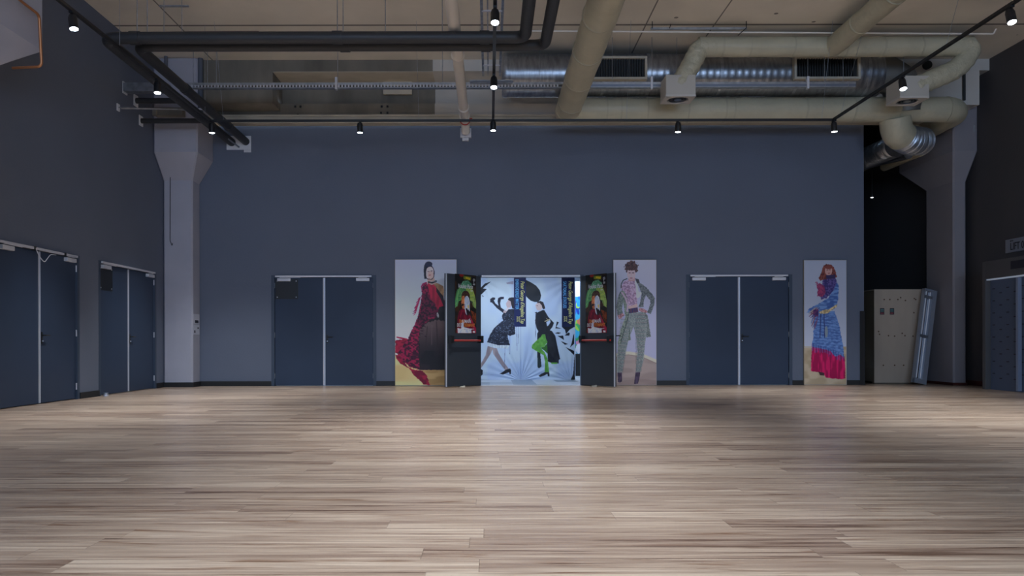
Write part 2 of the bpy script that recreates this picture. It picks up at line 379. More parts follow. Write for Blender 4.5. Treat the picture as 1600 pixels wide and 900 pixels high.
# ---------------------------------------------------------------- doors (built in a local frame, x along the wall, -y into the hall)
def xf(ox, oy, rz): return Matrix.Translation((ox, oy, 0)) @ Matrix.Rotation(rz, 4, 'Z')
def mk(name, bm, m, parent, mt, smooth=False):
    bmesh.ops.transform(bm, matrix=mt, verts=bm.verts); return link(name, bm, m, parent, smooth)
def lever(par, mt, x, y, z, s=1):
    h = mk('door_handle', boxes([(x-.02, x+.02, y-.012, y, z-.10, z+.08)], bev=.004), M['plate'], par, mt)
    bm = T(rounded([(x, y-.005, z+.03), (x, y-.06, z+.03), (x+s*.13, y-.06, z+.03)], .03), .011, seg=10)
    mk('lever', bm, M['plate'], h, mt, True)
    mk('lock_cylinder', T([(x, y, z-.06), (x, y-.025, z-.06)], .012, seg=12), M['alu'], h, mt, True)
def double_door(name, mt, Wd, plate=True, closers=(1,1), wire=False, hinge_l=True):
    d = structE(name, mt.to_translation())
    F = .07; rec = .05
    mk('door_frame', boxes([(0, F, -.005, .16, 0, ZD), (Wd-F, Wd, -.005, .16, 0, ZD), (F, Wd-F, -.005, .16, ZD-.05, ZD)]), M['frame'], d, mt)
    c = Wd/2; zt = ZD-.055
    for s, (a, b) in enumerate(((F+.005, c-.012), (c+.012, Wd-F-.005))):
        lf = mk('door_leaf', boxes([(a, b, rec-.02, rec+.04, .012, zt)], bev=.003), M['door'], d, mt)
        if plate and s == 0:
            pl = mk('blanking_plate', boxes([(a+.01, a+.50, rec-.028, rec-.02, zt-.46, zt-.03)]), M['plate'], lf, mt)
            for px, pz in ((a+.05, zt-.07), (a+.46, zt-.07), (a+.05, zt-.42), (a+.46, zt-.42)):
                mk('screw', T([(px, rec-.034, pz), (px, rec-.027, pz)], .012, seg=8), M['alu2'], pl, mt)
        for hz in (.16, 1.05, zt-.22):
            hx = a-.012 if s == 0 else b+.012
            mk('hinge', T([(hx, rec-.035, hz), (hx, rec-.035, hz+.11)], .013, seg=10), M['alu2'], lf, mt, True)
        if s == 1: lever(lf, mt, a+.06, rec-.02, 1.03)
        if closers[s]:
            xa = a+.06 if s == 0 else b-.36
            mk('closer_box', boxes([(xa, xa+.29, rec-.085, rec-.02, zt-.075, zt-.01)], bev=.008), M['alu2'], lf, mt)
            mk('closer_arm', boxes([(xa+.05, xa+.5 if s==0 else xa+.24, rec-.075, rec-.06, zt+.0, zt+.012)]), M['alu2'], lf, mt)
        mk('edge_strip', boxes([((b-.008) if s == 0 else a-.010, (b+.006) if s == 0 else a+.014, rec-.03, rec-.02, .012, zt)]), M['alu2'] if s == 0 else M['alu'], lf, mt)
    mk('slide_rail', boxes([(F+.02, Wd-F-.03, rec-.085, rec-.03, ZD-.045, ZD-.008)], bev=.004), M['alu2'], d, mt)
    if wire:
        pts = [(c-.22, -.05, ZD-.03), (c-.18, -.055, ZD-.10), (c-.08, -.06, ZD-.19), (c+.0, -.06, ZD-.22), (c+.08, -.055, ZD-.16), (c+.18, -.05, ZD-.08), (c+.35, -.045, ZD-.07)]
        mk('dangling_cable', T(rounded(pts, .05), .006, seg=6), M['plastic_w'], d, mt, True)
        for q in (c-.24, c+.62): mk('rail_clamp', boxes([(q, q+.035, -.05, .01, ZD-.055, ZD-.002)]), M['grille'], d, mt)
    return d
RL = math.radians(90)    # left-wall doors: local x -> +Y, local -y -> +X
double_door('door_1', xf(XL, L1[0], RL), L1[1]-L1[0], plate=False, wire=True)
double_door('door_2', xf(XL, L2[0], RL), L2[1]-L2[0])
double_door('door_3', xf(OA[0], D, 0), OA[1]-OA[0])
double_door('door_5', xf(OC[0], D, 0), OC[1]-OC[0], plate=False, closers=(1,1))
# open doorway frame
d4 = structE('door_4', (OB[0], D, 0)); mt0 = xf(OB[0], D, 0); Wd = OB[1]-OB[0]; F = .06
mk('door_frame', boxes([(0, F, -.005, .18, 0, ZD), (Wd-F, Wd, -.005, .18, 0, ZD), (F, Wd-F, -.005, .18, ZD-.045, ZD)]), M['frame'], d4, mt0)
mk('slide_rail', boxes([(F+.02, Wd-F-.02, -.05, -.006, ZD-.05, ZD-.008)], bev=.004), M['alu2'], d4, mt0)
mk('threshold', boxes([(F, Wd-F, -.01, .18, 0, .006)]), M['alu2'], d4, mt0)

# ---------------------------------------------------------------- painted prints (flat posters)
GAIN = 1.0
class Art:
    """a print painted with polygons and strokes, stored on a fine grid mesh"""
    def __init__(s, x0, x1, y0, y1, res):
        s.x0, s.x1, s.y0, s.y1 = x0, x1, y0, y1
        s.w = max(2, int((x1-x0)*res)); s.h = max(2, int((y1-y0)*res))
        xs = np.linspace(x0, x1, s.w); ys = np.linspace(y0, y1, s.h)
        s.X, s.Y = np.meshgrid(xs, ys); s.c = np.zeros((s.h, s.w, 3))
        s.n = {}
    def noise(s, sx, sy, seed):
        k = (sx, sy, seed)
        if k not in s.n:
            r = np.random.default_rng(seed); g = r.random((int((s.y1-s.y0)/sy)+3, int((s.x1-s.x0)/sx)+3))
            fx = (s.X-s.x0)/sx; fy = (s.Y-s.y0)/sy; ix = fx.astype(int); iy = fy.astype(int); fx = fx-ix; fy = fy-iy
            fx = fx*fx*(3-2*fx); fy = fy*fy*(3-2*fy)
            s.n[k] = (g[iy,ix]*(1-fx)+g[iy,ix+1]*fx)*(1-fy)+(g[iy+1,ix]*(1-fx)+g[iy+1,ix+1]*fx)*fy
        return s.n[k]
    def mask(s, pts, wob=0, seed=1):
        X_, Y_ = s.X, s.Y
        if wob:
            X_ = X_+(s.noise(7,7,seed)-.5)*wob*2; Y_ = Y_+(s.noise(7,7,seed+50)-.5)*wob*2
        m = np.zeros(s.X.shape, bool); n = len(pts)
        for i in range(n):
            xa, ya = pts[i]; xb, yb_ = pts[(i+1)%n]
            if ya == yb_: continue
            c = ((ya > Y_) != (yb_ > Y_)) & (X_ < (xb-xa)*(Y_-ya)/(yb_-ya)+xa); m ^= c
        return m
    def put(s, m, col, a=1.0): s.c[m] = s.c[m]*(1-a)+np.array(col, float)*a
    def mixn(s, m, c1, c2, sx, sy, seed, lo=.35, hi=.65):
        f = np.clip((s.noise(sx,sy,seed)-lo)/(hi-lo), 0, 1)[m][:,None]; s.c[m] = np.array(c1, float)*(1-f)+np.array(c2, float)*f
    def poly(s, pts, col, col2=None, n=(12,12), seed=3, wob=0, a=1.0):
        m = s.mask(pts, wob, seed)
        if col2 is None: s.put(m, col, a)
        else: s.mixn(m, col, col2, n[0], n[1], seed)
        return m
    def ell(s, cx, cy, rx, ry, col, rot=0, a=1.0, col2=None, n=(6,6), seed=4, wob=0):
        c_, s_ = math.cos(rot), math.sin(rot); dx, dy = s.X-cx, s.Y-cy
        if wob: q = 1+(s.noise(9,9,seed)-.5)*wob
        else: q = 1
        m = ((dx*c_+dy*s_)/rx)**2+((-dx*s_+dy*c_)/ry)**2 < q
        if col2 is None: s.put(m, col, a)
        else: s.mixn(m, col, col2, n[0], n[1], seed)
        return m
    def line(s, pts, wd, col, a=1.0):
        for (xa, ya), (xb, yb_) in zip(pts, pts[1:]):
            L = (xb-xa)**2+(yb_-ya)**2+1e-9; t = np.clip(((s.X-xa)*(xb-xa)+(s.Y-ya)*(yb_-ya))/L, 0, 1)
            s.put((s.X-xa-t*(xb-xa))**2+(s.Y-ya-t*(yb_-ya))**2 < (wd/2)**2, col, a)
    def grad(s, m, ca, cb, ya, yb_):
        f = np.clip((s.Y-ya)/(yb_-ya), 0, 1)[m][:,None]; s.c[m] = np.array(ca, float)*(1-f)+np.array(cb, float)*f
    def mesh(s, name, o, ux, uz, nrm, gain, disp=None, soft=1):
        """o = world position of top-left, ux/uz = world vectors across and down"""
        c = s.c.copy()
        for _ in range(soft):
            p = np.pad(c, ((1,1),(1,1),(0,0)), 'edge'); c = (p[:-2,1:-1]+p[2:,1:-1]+p[1:-1,:-2]+p[1:-1,2:]+4*p[1:-1,1:-1])/8
        c = np.clip(c/255, 0, 1); c = np.where(c <= .04045, c/12.92, ((c+.055)/1.055)**2.4); c = np.clip(c*gain, 0, .85)
        a = (s.X-s.x0)/(s.x1-s.x0); b = (s.Y-s.y0)/(s.y1-s.y0)
        co = np.array(o)[None,None]+a[...,None]*np.array(ux)+b[...,None]*np.array(uz)
        if disp is not None: co = co+disp(s, a, b)[...,None]*np.array(nrm)
        n = s.w*s.h; me = bpy.data.meshes.new(name); me.vertices.add(n); me.vertices.foreach_set('co', co.reshape(-1).astype(np.float32))
        i = (np.arange(s.h-1)[:,None]*s.w+np.arange(s.w-1)[None]).reshape(-1)
        f = np.stack([i, i+s.w, i+s.w+1, i+1], 1).reshape(-1).astype(np.int32); nf = len(i)
        me.loops.add(nf*4); me.loops.foreach_set('vertex_index', f); me.polygons.add(nf)
        me.polygons.foreach_set('loop_start', (np.arange(nf)*4).astype(np.int32)); me.polygons.foreach_set('loop_total', np.full(nf, 4, np.int32))
        me.polygons.foreach_set('use_smooth', np.ones(nf, bool))
        me.update(calc_edges=True)
        at = me.color_attributes.new('print', 'FLOAT_COLOR', 'POINT')
        at.data.foreach_set('color', np.concatenate([c.reshape(-1,3), np.ones((n,1))], 1).reshape(-1).astype(np.float32))
        me.materials.append(PRINT); return me
def print_mat():
    m = bpy.data.materials.new('printed_ink'); m.use_nodes = True; nt = m.node_tree; b = nt.nodes['Principled BSDF']
    a = nt.nodes.new('ShaderNodeAttribute'); a.attribute_name = 'print'; nt.links.new(a.outputs['Color'], b.inputs['Base Color'])
    b.inputs['Roughness'].default_value = .45; b.inputs['Specular IOR Level'].default_value = .3; return m
PRINT = print_mat()
def kid(name, me, parent):
    o = bpy.data.objects.new(name, me); COL.objects.link(o); o.parent = parent; o.matrix_parent_inverse = parent_world(parent).inverted(); return o
def board(label, px0, px1, py0, py1, art, gain, lean=.012):
    """board standing on the floor against the back wall"""
    t = .9965; y = D-.062; x0, x1, z1 = X(px0, t), X(px1, t), Z(py0, t)
    th = thing('poster_board', label, 'poster', ((x0+x1)/2, y, 0))
    link('board', NB(x0, x1, y, y+.04, .004, z1, bev=.002), M['edge'], th)
    kid('print', art.mesh('print', (x0+.008, y-.002, z1-.008), (x1-x0-.016, 0, 0), (0, 0, -(z1-.018)), (0,-1,0), gain), th)
    return th

# --- print 1: figure in a crimson and black gown
A = Art(29, 432, 38, 868, .62)
m = A.mask([(0,0),(500,0),(500,900),(0,900)]); A.grad(m, (160,164,184), (186,198,220), 38, 560)
A.poly([(29,640),(70,690),(130,745),(260,760),(432,755),(432,868),(29,868)], (196,176,126), (180,158,108), (120,60), 2)
A.poly([(200,765),(357,755),(432,760),(432,868),(250,868)], (150,118,72), (170,140,92), (60,20), 5)
A.poly([(29,572),(60,566),(115,560),(95,600),(60,640),(75,700),(110,745),(150,765),(205,770),(235,800),(258,868),(215,862),(190,835),(150,800),(118,755),(60,722),(36,690),(29,664)], (142,22,52), (96,12,38), (24,14), 6, 3)
A.poly([(38,545),(70,550),(112,560),(108,570),(60,560),(36,552)], (150,30,60)); A.poly([(29,652),(46,660),(44,668),(29,664)], (220,200,205))
A.poly([(218,196),(240,186),(275,190),(310,222),(345,282),(360,340),(432,430),(432,600),(330,765),(190,765),(130,748),(72,704),(48,645),(62,618),(105,575),(130,520),(160,460),(182,400),(196,330),(205,262),(204,225)], (138,20,60), (52,10,34), (11,9), 8, 3)
A.poly([(240,190),(275,190),(312,226),(345,285),(352,330),(345,350),(320,350),(300,395),(280,350),(262,300),(250,250)], (170,26,58), (140,20,48), (14,40), 9, 2)
A.poly([(215,262),(240,250),(262,300),(290,330),(312,370),(300,410),(240,420),(200,470),(170,470),(190,400)], (96,16,48), (40,10,28), (8,7), 10, 4)
A.poly([(300,215),(345,275),(352,320),(358,400),(345,340),(325,290),(300,250)], (34,16,26))
A.poly([(318,352),(345,345),(432,400),(432,765),(190,765),(183,650),(188,520),(205,480),(250,440),(300,420)], (34,26,30), (22,16,20), (40,30), 11)
m = A.mask([(190,500),(240,455),(290,436),(350,440),(432,470),(432,660),(190,660),(184,560)], 6); A.grad(m, (92,72,72), (26,19,24), 470, 655)
A.line([(240,480),(225,640)], 7, (40,28,30), .5); A.line([(300,450),(310,640)], 9, (40,28,30), .45); A.line([(270,470),(268,600)], 6, (112,92,92), .4)
A.poly([(190,640),(432,640),(432,765),(190,765)], (16,12,18), (28,20,26), (30,60), 13, 3)
for k in range(46):
    x = 75+rng.random()*120; y = 560+rng.random()*180; A.line([(x,y),(x+10,y+4+rng.random()*8)], 2.5, (38,8,26))
for k in range(30):
    x = 170+rng.random()*70; y = 400+rng.random()*150; A.line([(x,y),(x+9,y+5)], 2.5, (30,8,24))
A.poly([(288,186),(318,198),(345,213),(350,240),(348,282),(330,262),(305,228),(285,204)], (156,122,88), (128,98,68), (14,20), 14)
A.poly([(242,160),(283,140),(290,180),(298,196),(268,205),(240,190)], (176,146,136))
A.poly([(220,78),(228,62),(244,52),(262,56),(268,74),(280,92),(289,118),(286,150),(272,170),(240,168),(236,163),(222,166),(218,140),(217,105)], (26,27,42))
A.ell(254,124,27,40,(206,172,172),.25); A.ell(262,140,20,26,(196,158,152)); A.poly([(222,95),(240,82),(232,120),(234,150),(240,164),(224,162),(218,130)], (24,25,38))
A.line([(243,117),(252,116)], 4, (60,45,60)); A.line([(264,113),(274,112)], 4, (60,45,60)); A.line([(252,141),(262,139)], 4.5, (140,50,70)); A.line([(255,118),(254,132)], 2, (178,138,138))
A.ell(250,68,24,18,(32,34,58)); A.line([(250,186),(272,190),(298,180)], 11, (22,20,26)); A.line([(256,186),(296,181)], 3, (140,140,150))
A.line([(240,168),(240,200)], 3, (190,195,205)); A.line([(207,240),(203,215),(212,198),(232,190)], 9, (138,26,72))
for k in range(26):
    y = 285+k*4.2; x = 196-k*1.3; A.line([(x,y),(x-12-rng.random()*10,y+8+rng.random()*6)], 3.4, (168,24,74) if k%3 else (112,14,52))
A.ell(309,404,6,17,(196,190,188),-.2); A.line([(306,395),(312,418)], 2.5, (40,30,34))
board('tall poster board of a figure in a crimson and black gown, left of the doorway', 617, 714, 405, 603, A, 1.8)
# --- print 2: figure in a patterned suit
A = Art(248, 540, 25, 873, .62)
m = A.mask([(0,0),(900,0),(900,900),(0,900)]); A.grad(m, (178,178,200), (168,166,190), 25, 600)
A.poly([(248,690),(300,668),(350,664),(440,678),(540,722),(540,873),(248,873)], (160,142,136), (146,128,122), (90,30), 3)
A.line([(248,676),(300,660),(350,656),(440,670),(545,714)], 22, (198,186,168)); A.line([(248,690),(300,673),(350,668),(440,682),(545,728)], 5, (138,122,114))
A.poly([(300,845),(420,830),(540,840),(540,873),(248,873)], (132,112,106), a=.5)
A.poly([(302,236),(284,262),(272,300),(268,345),(276,402),(312,392),(306,350),(318,300),(330,260)], (136,144,138), (96,104,104), (4,4), 21, 2)
A.poly([(402,172),(430,180),(470,208),(506,250),(532,286),(526,330),(502,392),(478,382),(500,322),(500,300),(468,262),(456,300),(452,345),(420,345),(432,300),(440,250),(420,200)], (118,122,124), (80,86,90), (5,4), 22, 2)
A.poly([(448,360),(480,400),(492,470),(502,544),(472,552),(462,500),(440,470)], (124,130,126), (88,94,92), (4,4), 23, 2)
A.poly([(344,382),(402,376),(404,430),(384,480),(352,560),(332,640),(318,720),(306,792),(270,792),(270,700),(278,600),(296,520),(318,450)], (150,156,150), (116,122,124), (4,3), 24)
A.poly([(384,384),(456,376),(474,430),(476,500),(462,600),(454,700),(430,788),(398,788),(404,720),(412,640),(404,560),(386,480)], (148,154,148), (112,118,122), (4,3), 25)
for k in range(46):
    y = 395+k*8.6
    for (xa, xb) in ((275+max(0,(560-y))*.18, 352-max(0,(y-470))*.13), (398, 470-max(0,(y-480))*.1)):
        A.line([(xa,y),(xb,y+1)], 1.6, (150,96,98) if k%3 == 0 else (52,66,66), .6)
for k in range(9):
    A.line([(300+k*8,420+k*3),(278+k*4.2,786)], 1.4, (66,76,78), .6); A.line([(396+k*8.5,400),(402+k*4,784)], 1.4, (66,76,78), .6)
A.poly([(346,354),(412,342),(418,378),(350,388)], (96,60,80), (54,52,92), (4,20), 26)
A.poly([(340,326),(410,318),(412,346),(346,358)], (206,164,160))
A.poly([(322,168),(350,158),(396,162),(408,190),(414,232),(410,322),(372,335),(344,338),(334,290),(308,250),(300,205)], (196,168,190), (150,118,146), (7,7), 27, 1)
for k in range(22):
    x = 318+rng.random()*84; y = 180+rng.random()*140; A.line([(x,y),(x+8,y+7)], 1.6, (128,52,74), .7)
A.poly([(300,235),(318,232),(336,270),(352,330),(352,400),(338,450),(312,530),(292,604),(276,590),(296,500),(330,410),(318,330)], (148,156,138), (98,108,102), (4,5), 28, 2)
A.line([(306,246),(330,282),(346,330),(342,372)], 11, (186,160,178)); A.line([(352,392),(340,450),(310,540),(296,590)], 3, (38,44,42))
A.line([(300,215),(302,186),(316,162),(340,152)], 6, (50,50,56)); A.line([(296,240),(284,270)], 3, (46,48,52))
A.poly([(392,162),(408,178),(420,240),(442,246),(424,280),(404,284),(402,220)], (214,206,204)); A.poly([(396,150),(420,156),(428,180),(408,182)], (60,58,64))
A.poly([(350,560),(340,572),(366,568),(356,480)], (70,84,76), (110,118,106), (5,5), 29)
A.poly([(276,400),(312,384),(322,398),(296,424),(284,424)], (190,148,150), (140,90,100), (5,5), 30); A.poly([(420,352),(450,354),(480,372),(474,384),(440,378),(420,366)], (196,152,152), (150,100,108), (5,5), 31)
A.ell(372,76,46,44,(96,66,62),0,1,(60,40,42),(6,6),32,.7); A.poly([(346,120),(396,120),(394,168),(352,168)], (186,144,146))
A.ell(370,118,29,42,(212,172,176)); A.ell(370,80,33,18,(84,56,54),0,1,(60,40,40),(5,5),33,.5)
A.line([(355,112),(363,112)], 5, (60,40,52)); A.line([(378,113),(387,113)], 5, (60,40,52)); A.line([(363,148),(376,148)], 6, (120,30,52)); A.line([(370,116),(370,132)], 2, (180,136,142))
A.poly([(274,788),(306,788),(306,848),(292,856),(278,852)], (78,62,84), (54,42,60), (8,20), 34); A.poly([(398,786),(430,786),(424,830),(414,864),(388,866),(390,846)], (78,62,84), (54,42,60), (8,20), 35)
board('tall poster board of a curly-haired figure in a patterned suit, right of the open doorway', 958, 1026, 406, 604, A, 1.6)
# --- print 3: figure in a blue fringed shawl
A = Art(24, 314, 33, 880, .62)
m = A.mask([(0,0),(900,0),(900,900),(0,900)]); A.grad(m, (150,158,176), (166,172,188), 33, 600)
A.poly([(24,628),(140,630),(314,620),(314,880),(24,880)], (168,154,132), (150,134,110), (60,24), 3)
A.line([(24,622),(80,624)], 8, (170,160,140))
A.poly([(76,600),(160,625),(302,690),(306,760),(306,838),(262,842),(172,832),(156,800),(120,795),(70,788),(72,700)], (186,24,86), (142,14,66), (12,60), 41, 2)
A.poly([(120,790),(162,800),(160,818),(132,815)], (60,40,46)); A.line([(200,660),(205,830)], 3, (120,10,56)); A.line([(135,650),(128,790)], 3, (120,10,56))
A.poly([(95,388),(232,378),(250,430),(270,500),(288,590),(300,700),(270,672),(240,690),(205,652),(160,640),(120,628),(74,622),(84,560),(90,480)], (96,128,178), (66,94,150), (16,6), 42, 3)
for k in range(34):
    y = 400+k*7; A.line([(95-k*.3,y),(235+k*1.4,y+14)], 2.2, (130,158,196) if k%3 == 0 else (60,86,144), .55)
for k in range(26):
    x = 78+k*8.6; y = 618+k*3.0; A.line([(x,y-22),(x+3,y+10+rng.random()*26)], 3.2, (40,46,104) if k%2 else (74,96,156))
A.line([(138,400),(132,560)], 5, (34,38,84)); A.line([(160,400),(164,560)], 5, (34,38,84)); A.ell(176,520,10,40,(120,132,140))
A.poly([(60,360),(120,330),(190,290),(236,210),(248,182),(262,205),(260,280),(252,330),(234,366),(190,378),(130,384),(80,400),(40,390)], (100,132,178), (60,88,146), (24,6), 43, 3)
A.poly([(150,170),(185,150),(240,150),(248,185),(225,240),(180,290),(140,300),(128,260),(150,220)], (52,46,96), (86,74,128), (8,8), 44, 3)
A.poly([(108,205),(130,188),(165,210),(172,250),(150,280),(112,276),(118,240)], (150,58,92), (110,44,84), (7,7), 45, 4)
for k in range(16):
    A.line([(118+k*2,200+k),(100+rng.random()*22,178+rng.random()*20)], 2.2, (138,62,96))
    x = 60+rng.random()*38; y = 355+rng.random()*60; A.line([(x+28,y-8),(x-14,y+26)], 3, [(52,46,100),(150,100,90),(96,40,80),(170,150,130)][k%4])
    A.line([(x+24,y+34),(x+2,y+92)], 2.6, [(52,46,100),(150,100,90),(96,40,80),(60,90,150)][k%4])
A.poly([(85,370),(118,366),(124,410),(100,420),(86,400)], (58,38,84), (96,50,90), (8,8), 46, 2)
A.poly([(122,386),(150,374),(200,364),(236,340),(252,332),(246,352),(214,372),(180,396),(140,398)], (196,178,136), (150,132,96), (8,8), 47, 2)
A.poly([(155,72),(178,60),(208,62),(230,84),(244,120),(248,150),(214,158),(160,165),(132,172),(124,150),(142,118)], (124,66,58), (88,42,42), (7,12), 48, 3)
A.ell(192,104,25,34,(178,138,132)); A.ell(194,80,26,14,(116,60,54)); A.line([(180,100),(187,99)], 4, (60,44,56)); A.line([(198,99),(206,98)], 4, (60,44,56)); A.line([(190,122),(200,121)], 4, (120,50,62)); A.poly([(176,134),(240,132),(236,158),(176,160)], (48,42,78))
board('tall poster board of a figure in blue shawl and magenta trousers, at the wall end', 1256, 1323, 407, 605, A, 1.6)

# --- banner in the lobby
A = Art(-75, 745, 45, 848, .52)
m = A.mask([(-100,0),(900,0),(900,900),(-100,900)]); A.put(m, (182,200,232))
A.mixn(m, (176,194,228), (190,206,236), 90, 120, 3)
A.poly([(-20,150),(40,90),(88,74),(40,112),(24,128),(54,134),(10,176),(-30,200)], (24,28,40)); A.line([(16,185),(28,192)], 4, (30,34,46))
A.poly([(205,84),(262,70),(262,96),(212,94)], (150,150,176))
dk = (32,34,52)
A.poly([(95,240),(80,236),(80,212),(98,198),(118,200),(120,212),(108,222),(120,246),(192,298),(184,322),(132,282)], dk)
A.poly([(138,230),(142,204),(164,194),(188,194),(186,212),(164,214),(158,246),(164,280),(150,284)], dk)
A.poly([(184,300),(216,302),(270,318),(270,358),(220,342),(182,322)], (176,158,164))
A.poly([(218,214),(232,200),(272,198),(272,290),(252,284),(244,250)], (36,32,42)); A.poly([(203,246),(222,218),(240,230),(246,262),(236,280),(214,280),(207,268)], (190,168,172))
A.poly([(200,284),(232,276),(228,304),(204,304)], (206,200,208))
A.poly([(170,345),(186,318),(200,322),(222,292),(272,290),(275,485),(238,500),(214,492),(232,572),(140,572),(54,548),(78,490),(112,436),(160,396),(182,378)], (42,48,66), (30,34,50), (14,14), 7, 2)
for k in range(190):
    x = 62+rng.random()*205; y = 330+rng.random()*235
    if A.mask([(170,345),(222,300),(272,300),(272,480),(222,485),(226,562),(64,545),(85,490),(160,396)])[min(A.h-1,int((y-45)/803*A.h)), min(A.w-1,int((x+75)/820*A.w))]: A.ell(x, y, 3.4, 2.6, (118,130,156), 0, .8)
A.poly([(54,550),(140,572),(232,572),(214,600),(150,594),(62,578)], (206,216,222), (180,190,205), (5,20), 8, 2)
A.poly([(60,578),(104,590),(82,640),(44,700),(8,750),(-20,790),(-30,770),(16,700),(44,650)], (164,150,152), (140,126,132), (20,40), 9)
A.poly([(96,592),(132,596),(146,636),(190,710),(228,762),(198,770),(150,706),(104,640)], (168,152,154), (142,128,134), (20,40), 10)
A.poly([(152,796),(176,782),(200,764),(236,754),(242,770),(240,798),(230,800),(228,784),(206,790),(180,802)], (22,22,32)); A.poly([(-10,780),(8,758),(22,768),(20,800),(8,812),(-10,808)], (22,22,32))
A.line([(10,806),(160,800)], 3, (140,156,190), .6)
for q in ([(234,497),(233,642)], [(196,592),(190,755)], [(285,428),(290,615)], [(300,428),(297,560)]): A.line(q, 2.6, (96,100,126))
A.line([(319,45),(319,848)], 3, (120,138,176))
A.poly([(355,60),(400,82),(440,108),(468,145),(478,184),(472,216),(456,234),(430,236),(396,224),(366,196),(355,180)], (30,36,46))
A.poly([(265,45),(360,45),(360,428),(268,428)], (24,34,84)); A.poly([(638,45),(740,45),(740,432),(640,430)], (22,30,70))
# right figure
A.poly([(434,402),(430,380),(440,322),(468,308),(490,298),(504,300),(534,352),(578,398),(566,430),(546,456),(562,462),(588,500),(606,590),(626,680),(614,690),(614,716),(560,712),(530,700),(524,560),(500,486),(474,540),(452,560),(446,500),(456,462),(442,440)], (28,30,40), (22,24,32), (20,40), 11)
A.poly([(448,470),(472,520),(470,620),(480,740),(462,752),(450,748),(446,600)], (34,50,50), (26,36,40), (14,40), 12)
A.poly([(486,488),(510,488),(514,520),(528,548),(500,586),(470,590),(506,630),(528,680),(540,784),(504,786),(508,700),(496,650),(430,612),(404,596),(406,572),(440,538),(474,508)], (104,168,72), (84,146,58), (16,14), 13)
A.poly([(500,586),(524,560),(528,640),(500,612),(470,592)], (52,104,40)); A.poly([(552,708),(606,708),(600,720),(560,720)], (90,160,60))
A.poly([(518,392),(548,374),(552,392),(536,418),(524,424)], (180,196,228)); A.line([(508,386),(546,370)], 7, (190,180,150)); A.line([(520,362),(536,384)], 4, (170,160,120))
A.poly([(444,240),(470,226),(494,236),(506,268),(510,286),(494,292),(480,268)], (44,38,44)); A.poly([(432,262),(444,244),(466,242),(484,262),(486,288),(470,304),(446,298),(440,284)], (196,176,176)); A.line([(444,264),(452,264)], 3, (60,50,60))
A.line([(436,322),(432,400),(434,510)], 2.6, (60,64,86)); A.poly([(428,318),(446,312),(444,330)], (30,32,44))
A.poly([(456,812),(478,796),(504,784),(540,782),(542,816),(530,816),(526,796),(496,812),(470,820)], (20,22,30))
for q in ([(600,388),(616,394),(590,442)], [(584,480),(606,472),(634,476),(614,484)], [(660,498),(690,474),(702,478),(698,498)], [(606,500),(650,498),(656,532)], [(630,540),(688,564),(664,570)], [(668,588),(737,618),(737,652)], [(640,430),(737,430),(700,452),(672,486),(664,452)], [(737,480),(737,560),(704,590),(716,556),(728,500)], [(740,640),(740,848),(706,848),(728,800),(734,700)], [(586,440),(596,430),(640,445),(600,452)][:3]): A.poly(q, (22,24,32))
tbn = 1.155
bx0, bx1 = X(750-75/5, tbn), X(750+745/5, tbn); bz1 = 2.55; bz0 = Z(425+848/5, tbn)
ztop = Z(425+45/5, tbn)
def wr(s, a, b):
    # creases pulled from the seam and corners
    q = np.zeros_like(a)
    for (cx, cy, an, fr, am) in ((.48,1.0,.9,26,.010),(.48,1.0,2.2,30,.009),(1.0,.0,2.3,20,.010),(.95,1.0,2.4,24,.010),(.1,.0,.7,18,.008)):
        dx, dy = a-cx, (b-cy)*.95; r = np.sqrt(dx*dx+dy*dy)+1e-3; th = np.arctan2(dy, dx)
        q += am*np.sin(th*fr+r*3)*np.clip(1-r/.62, 0, 1)
    return q*.75+.003*np.sin(a*21+b*5)+.002*np.sin(a*60-b*14)
bn = thing('hanging_banner', 'large pale fabric banner with two fashion figures hanging behind the open doorway', 'banner', ((bx0+bx1)/2, tbn*D, bz0))
kid('banner_print', A.mesh('banner_print', (bx0, tbn*D, ztop), (bx1-bx0, 0, 0), (0, 0, bz0-ztop), (0,-1,0), 1.15, wr), bn)
link('banner_cloth_back', NB(bx0, bx1, tbn*D+.03, tbn*D+.045, bz0, 2.6), M['lobby_wall'], bn)
link('hanging_rail', T([(bx0-.05, tbn*D+.02, 2.61), (bx1+.05, tbn*D+.02, 2.61)], .018, seg=12), M['alu2'], bn, True)
rot_v = Matrix(((0,1,0),(0,0,-1),(-1,0,0))).to_4x4()     # reads downwards, facing the hall
def bp(cx, cy): return Vector((X(750+cx/5, tbn), tbn*D-.03, Z(425+cy/5, tbn)))
R4 = Matrix(((0,1,0,0),(0,0,-1,0),(-1,0,0,0),(0,0,0,1)))
text('lettering', 'EMBROIDERED MATTER', .115, M['c_ink'], bn, bp(289,175), R4, squeeze=.62)
text('lettering', 'Peter George d\u2019Angelino Tap', .135, M['y_ink'], bn, bp(332,238), R4, squeeze=.66, shear=.25)
text('lettering', 'XXX', .12, M['y_ink'], bn, bp(298,368), R4, squeeze=.55)
text('lettering', 'SARTORIAL STATUES', .115, M['c_ink'], bn, bp(661,180), R4, squeeze=.62)
text('lettering', 'Peter George d\u2019Angelino Tap', .135, M['y_ink'], bn, bp(706,240), R4, squeeze=.66, shear=.25)
text('lettering', 'XXX', .12, M['y_ink'], bn, bp(666,368), R4, squeeze=.55)
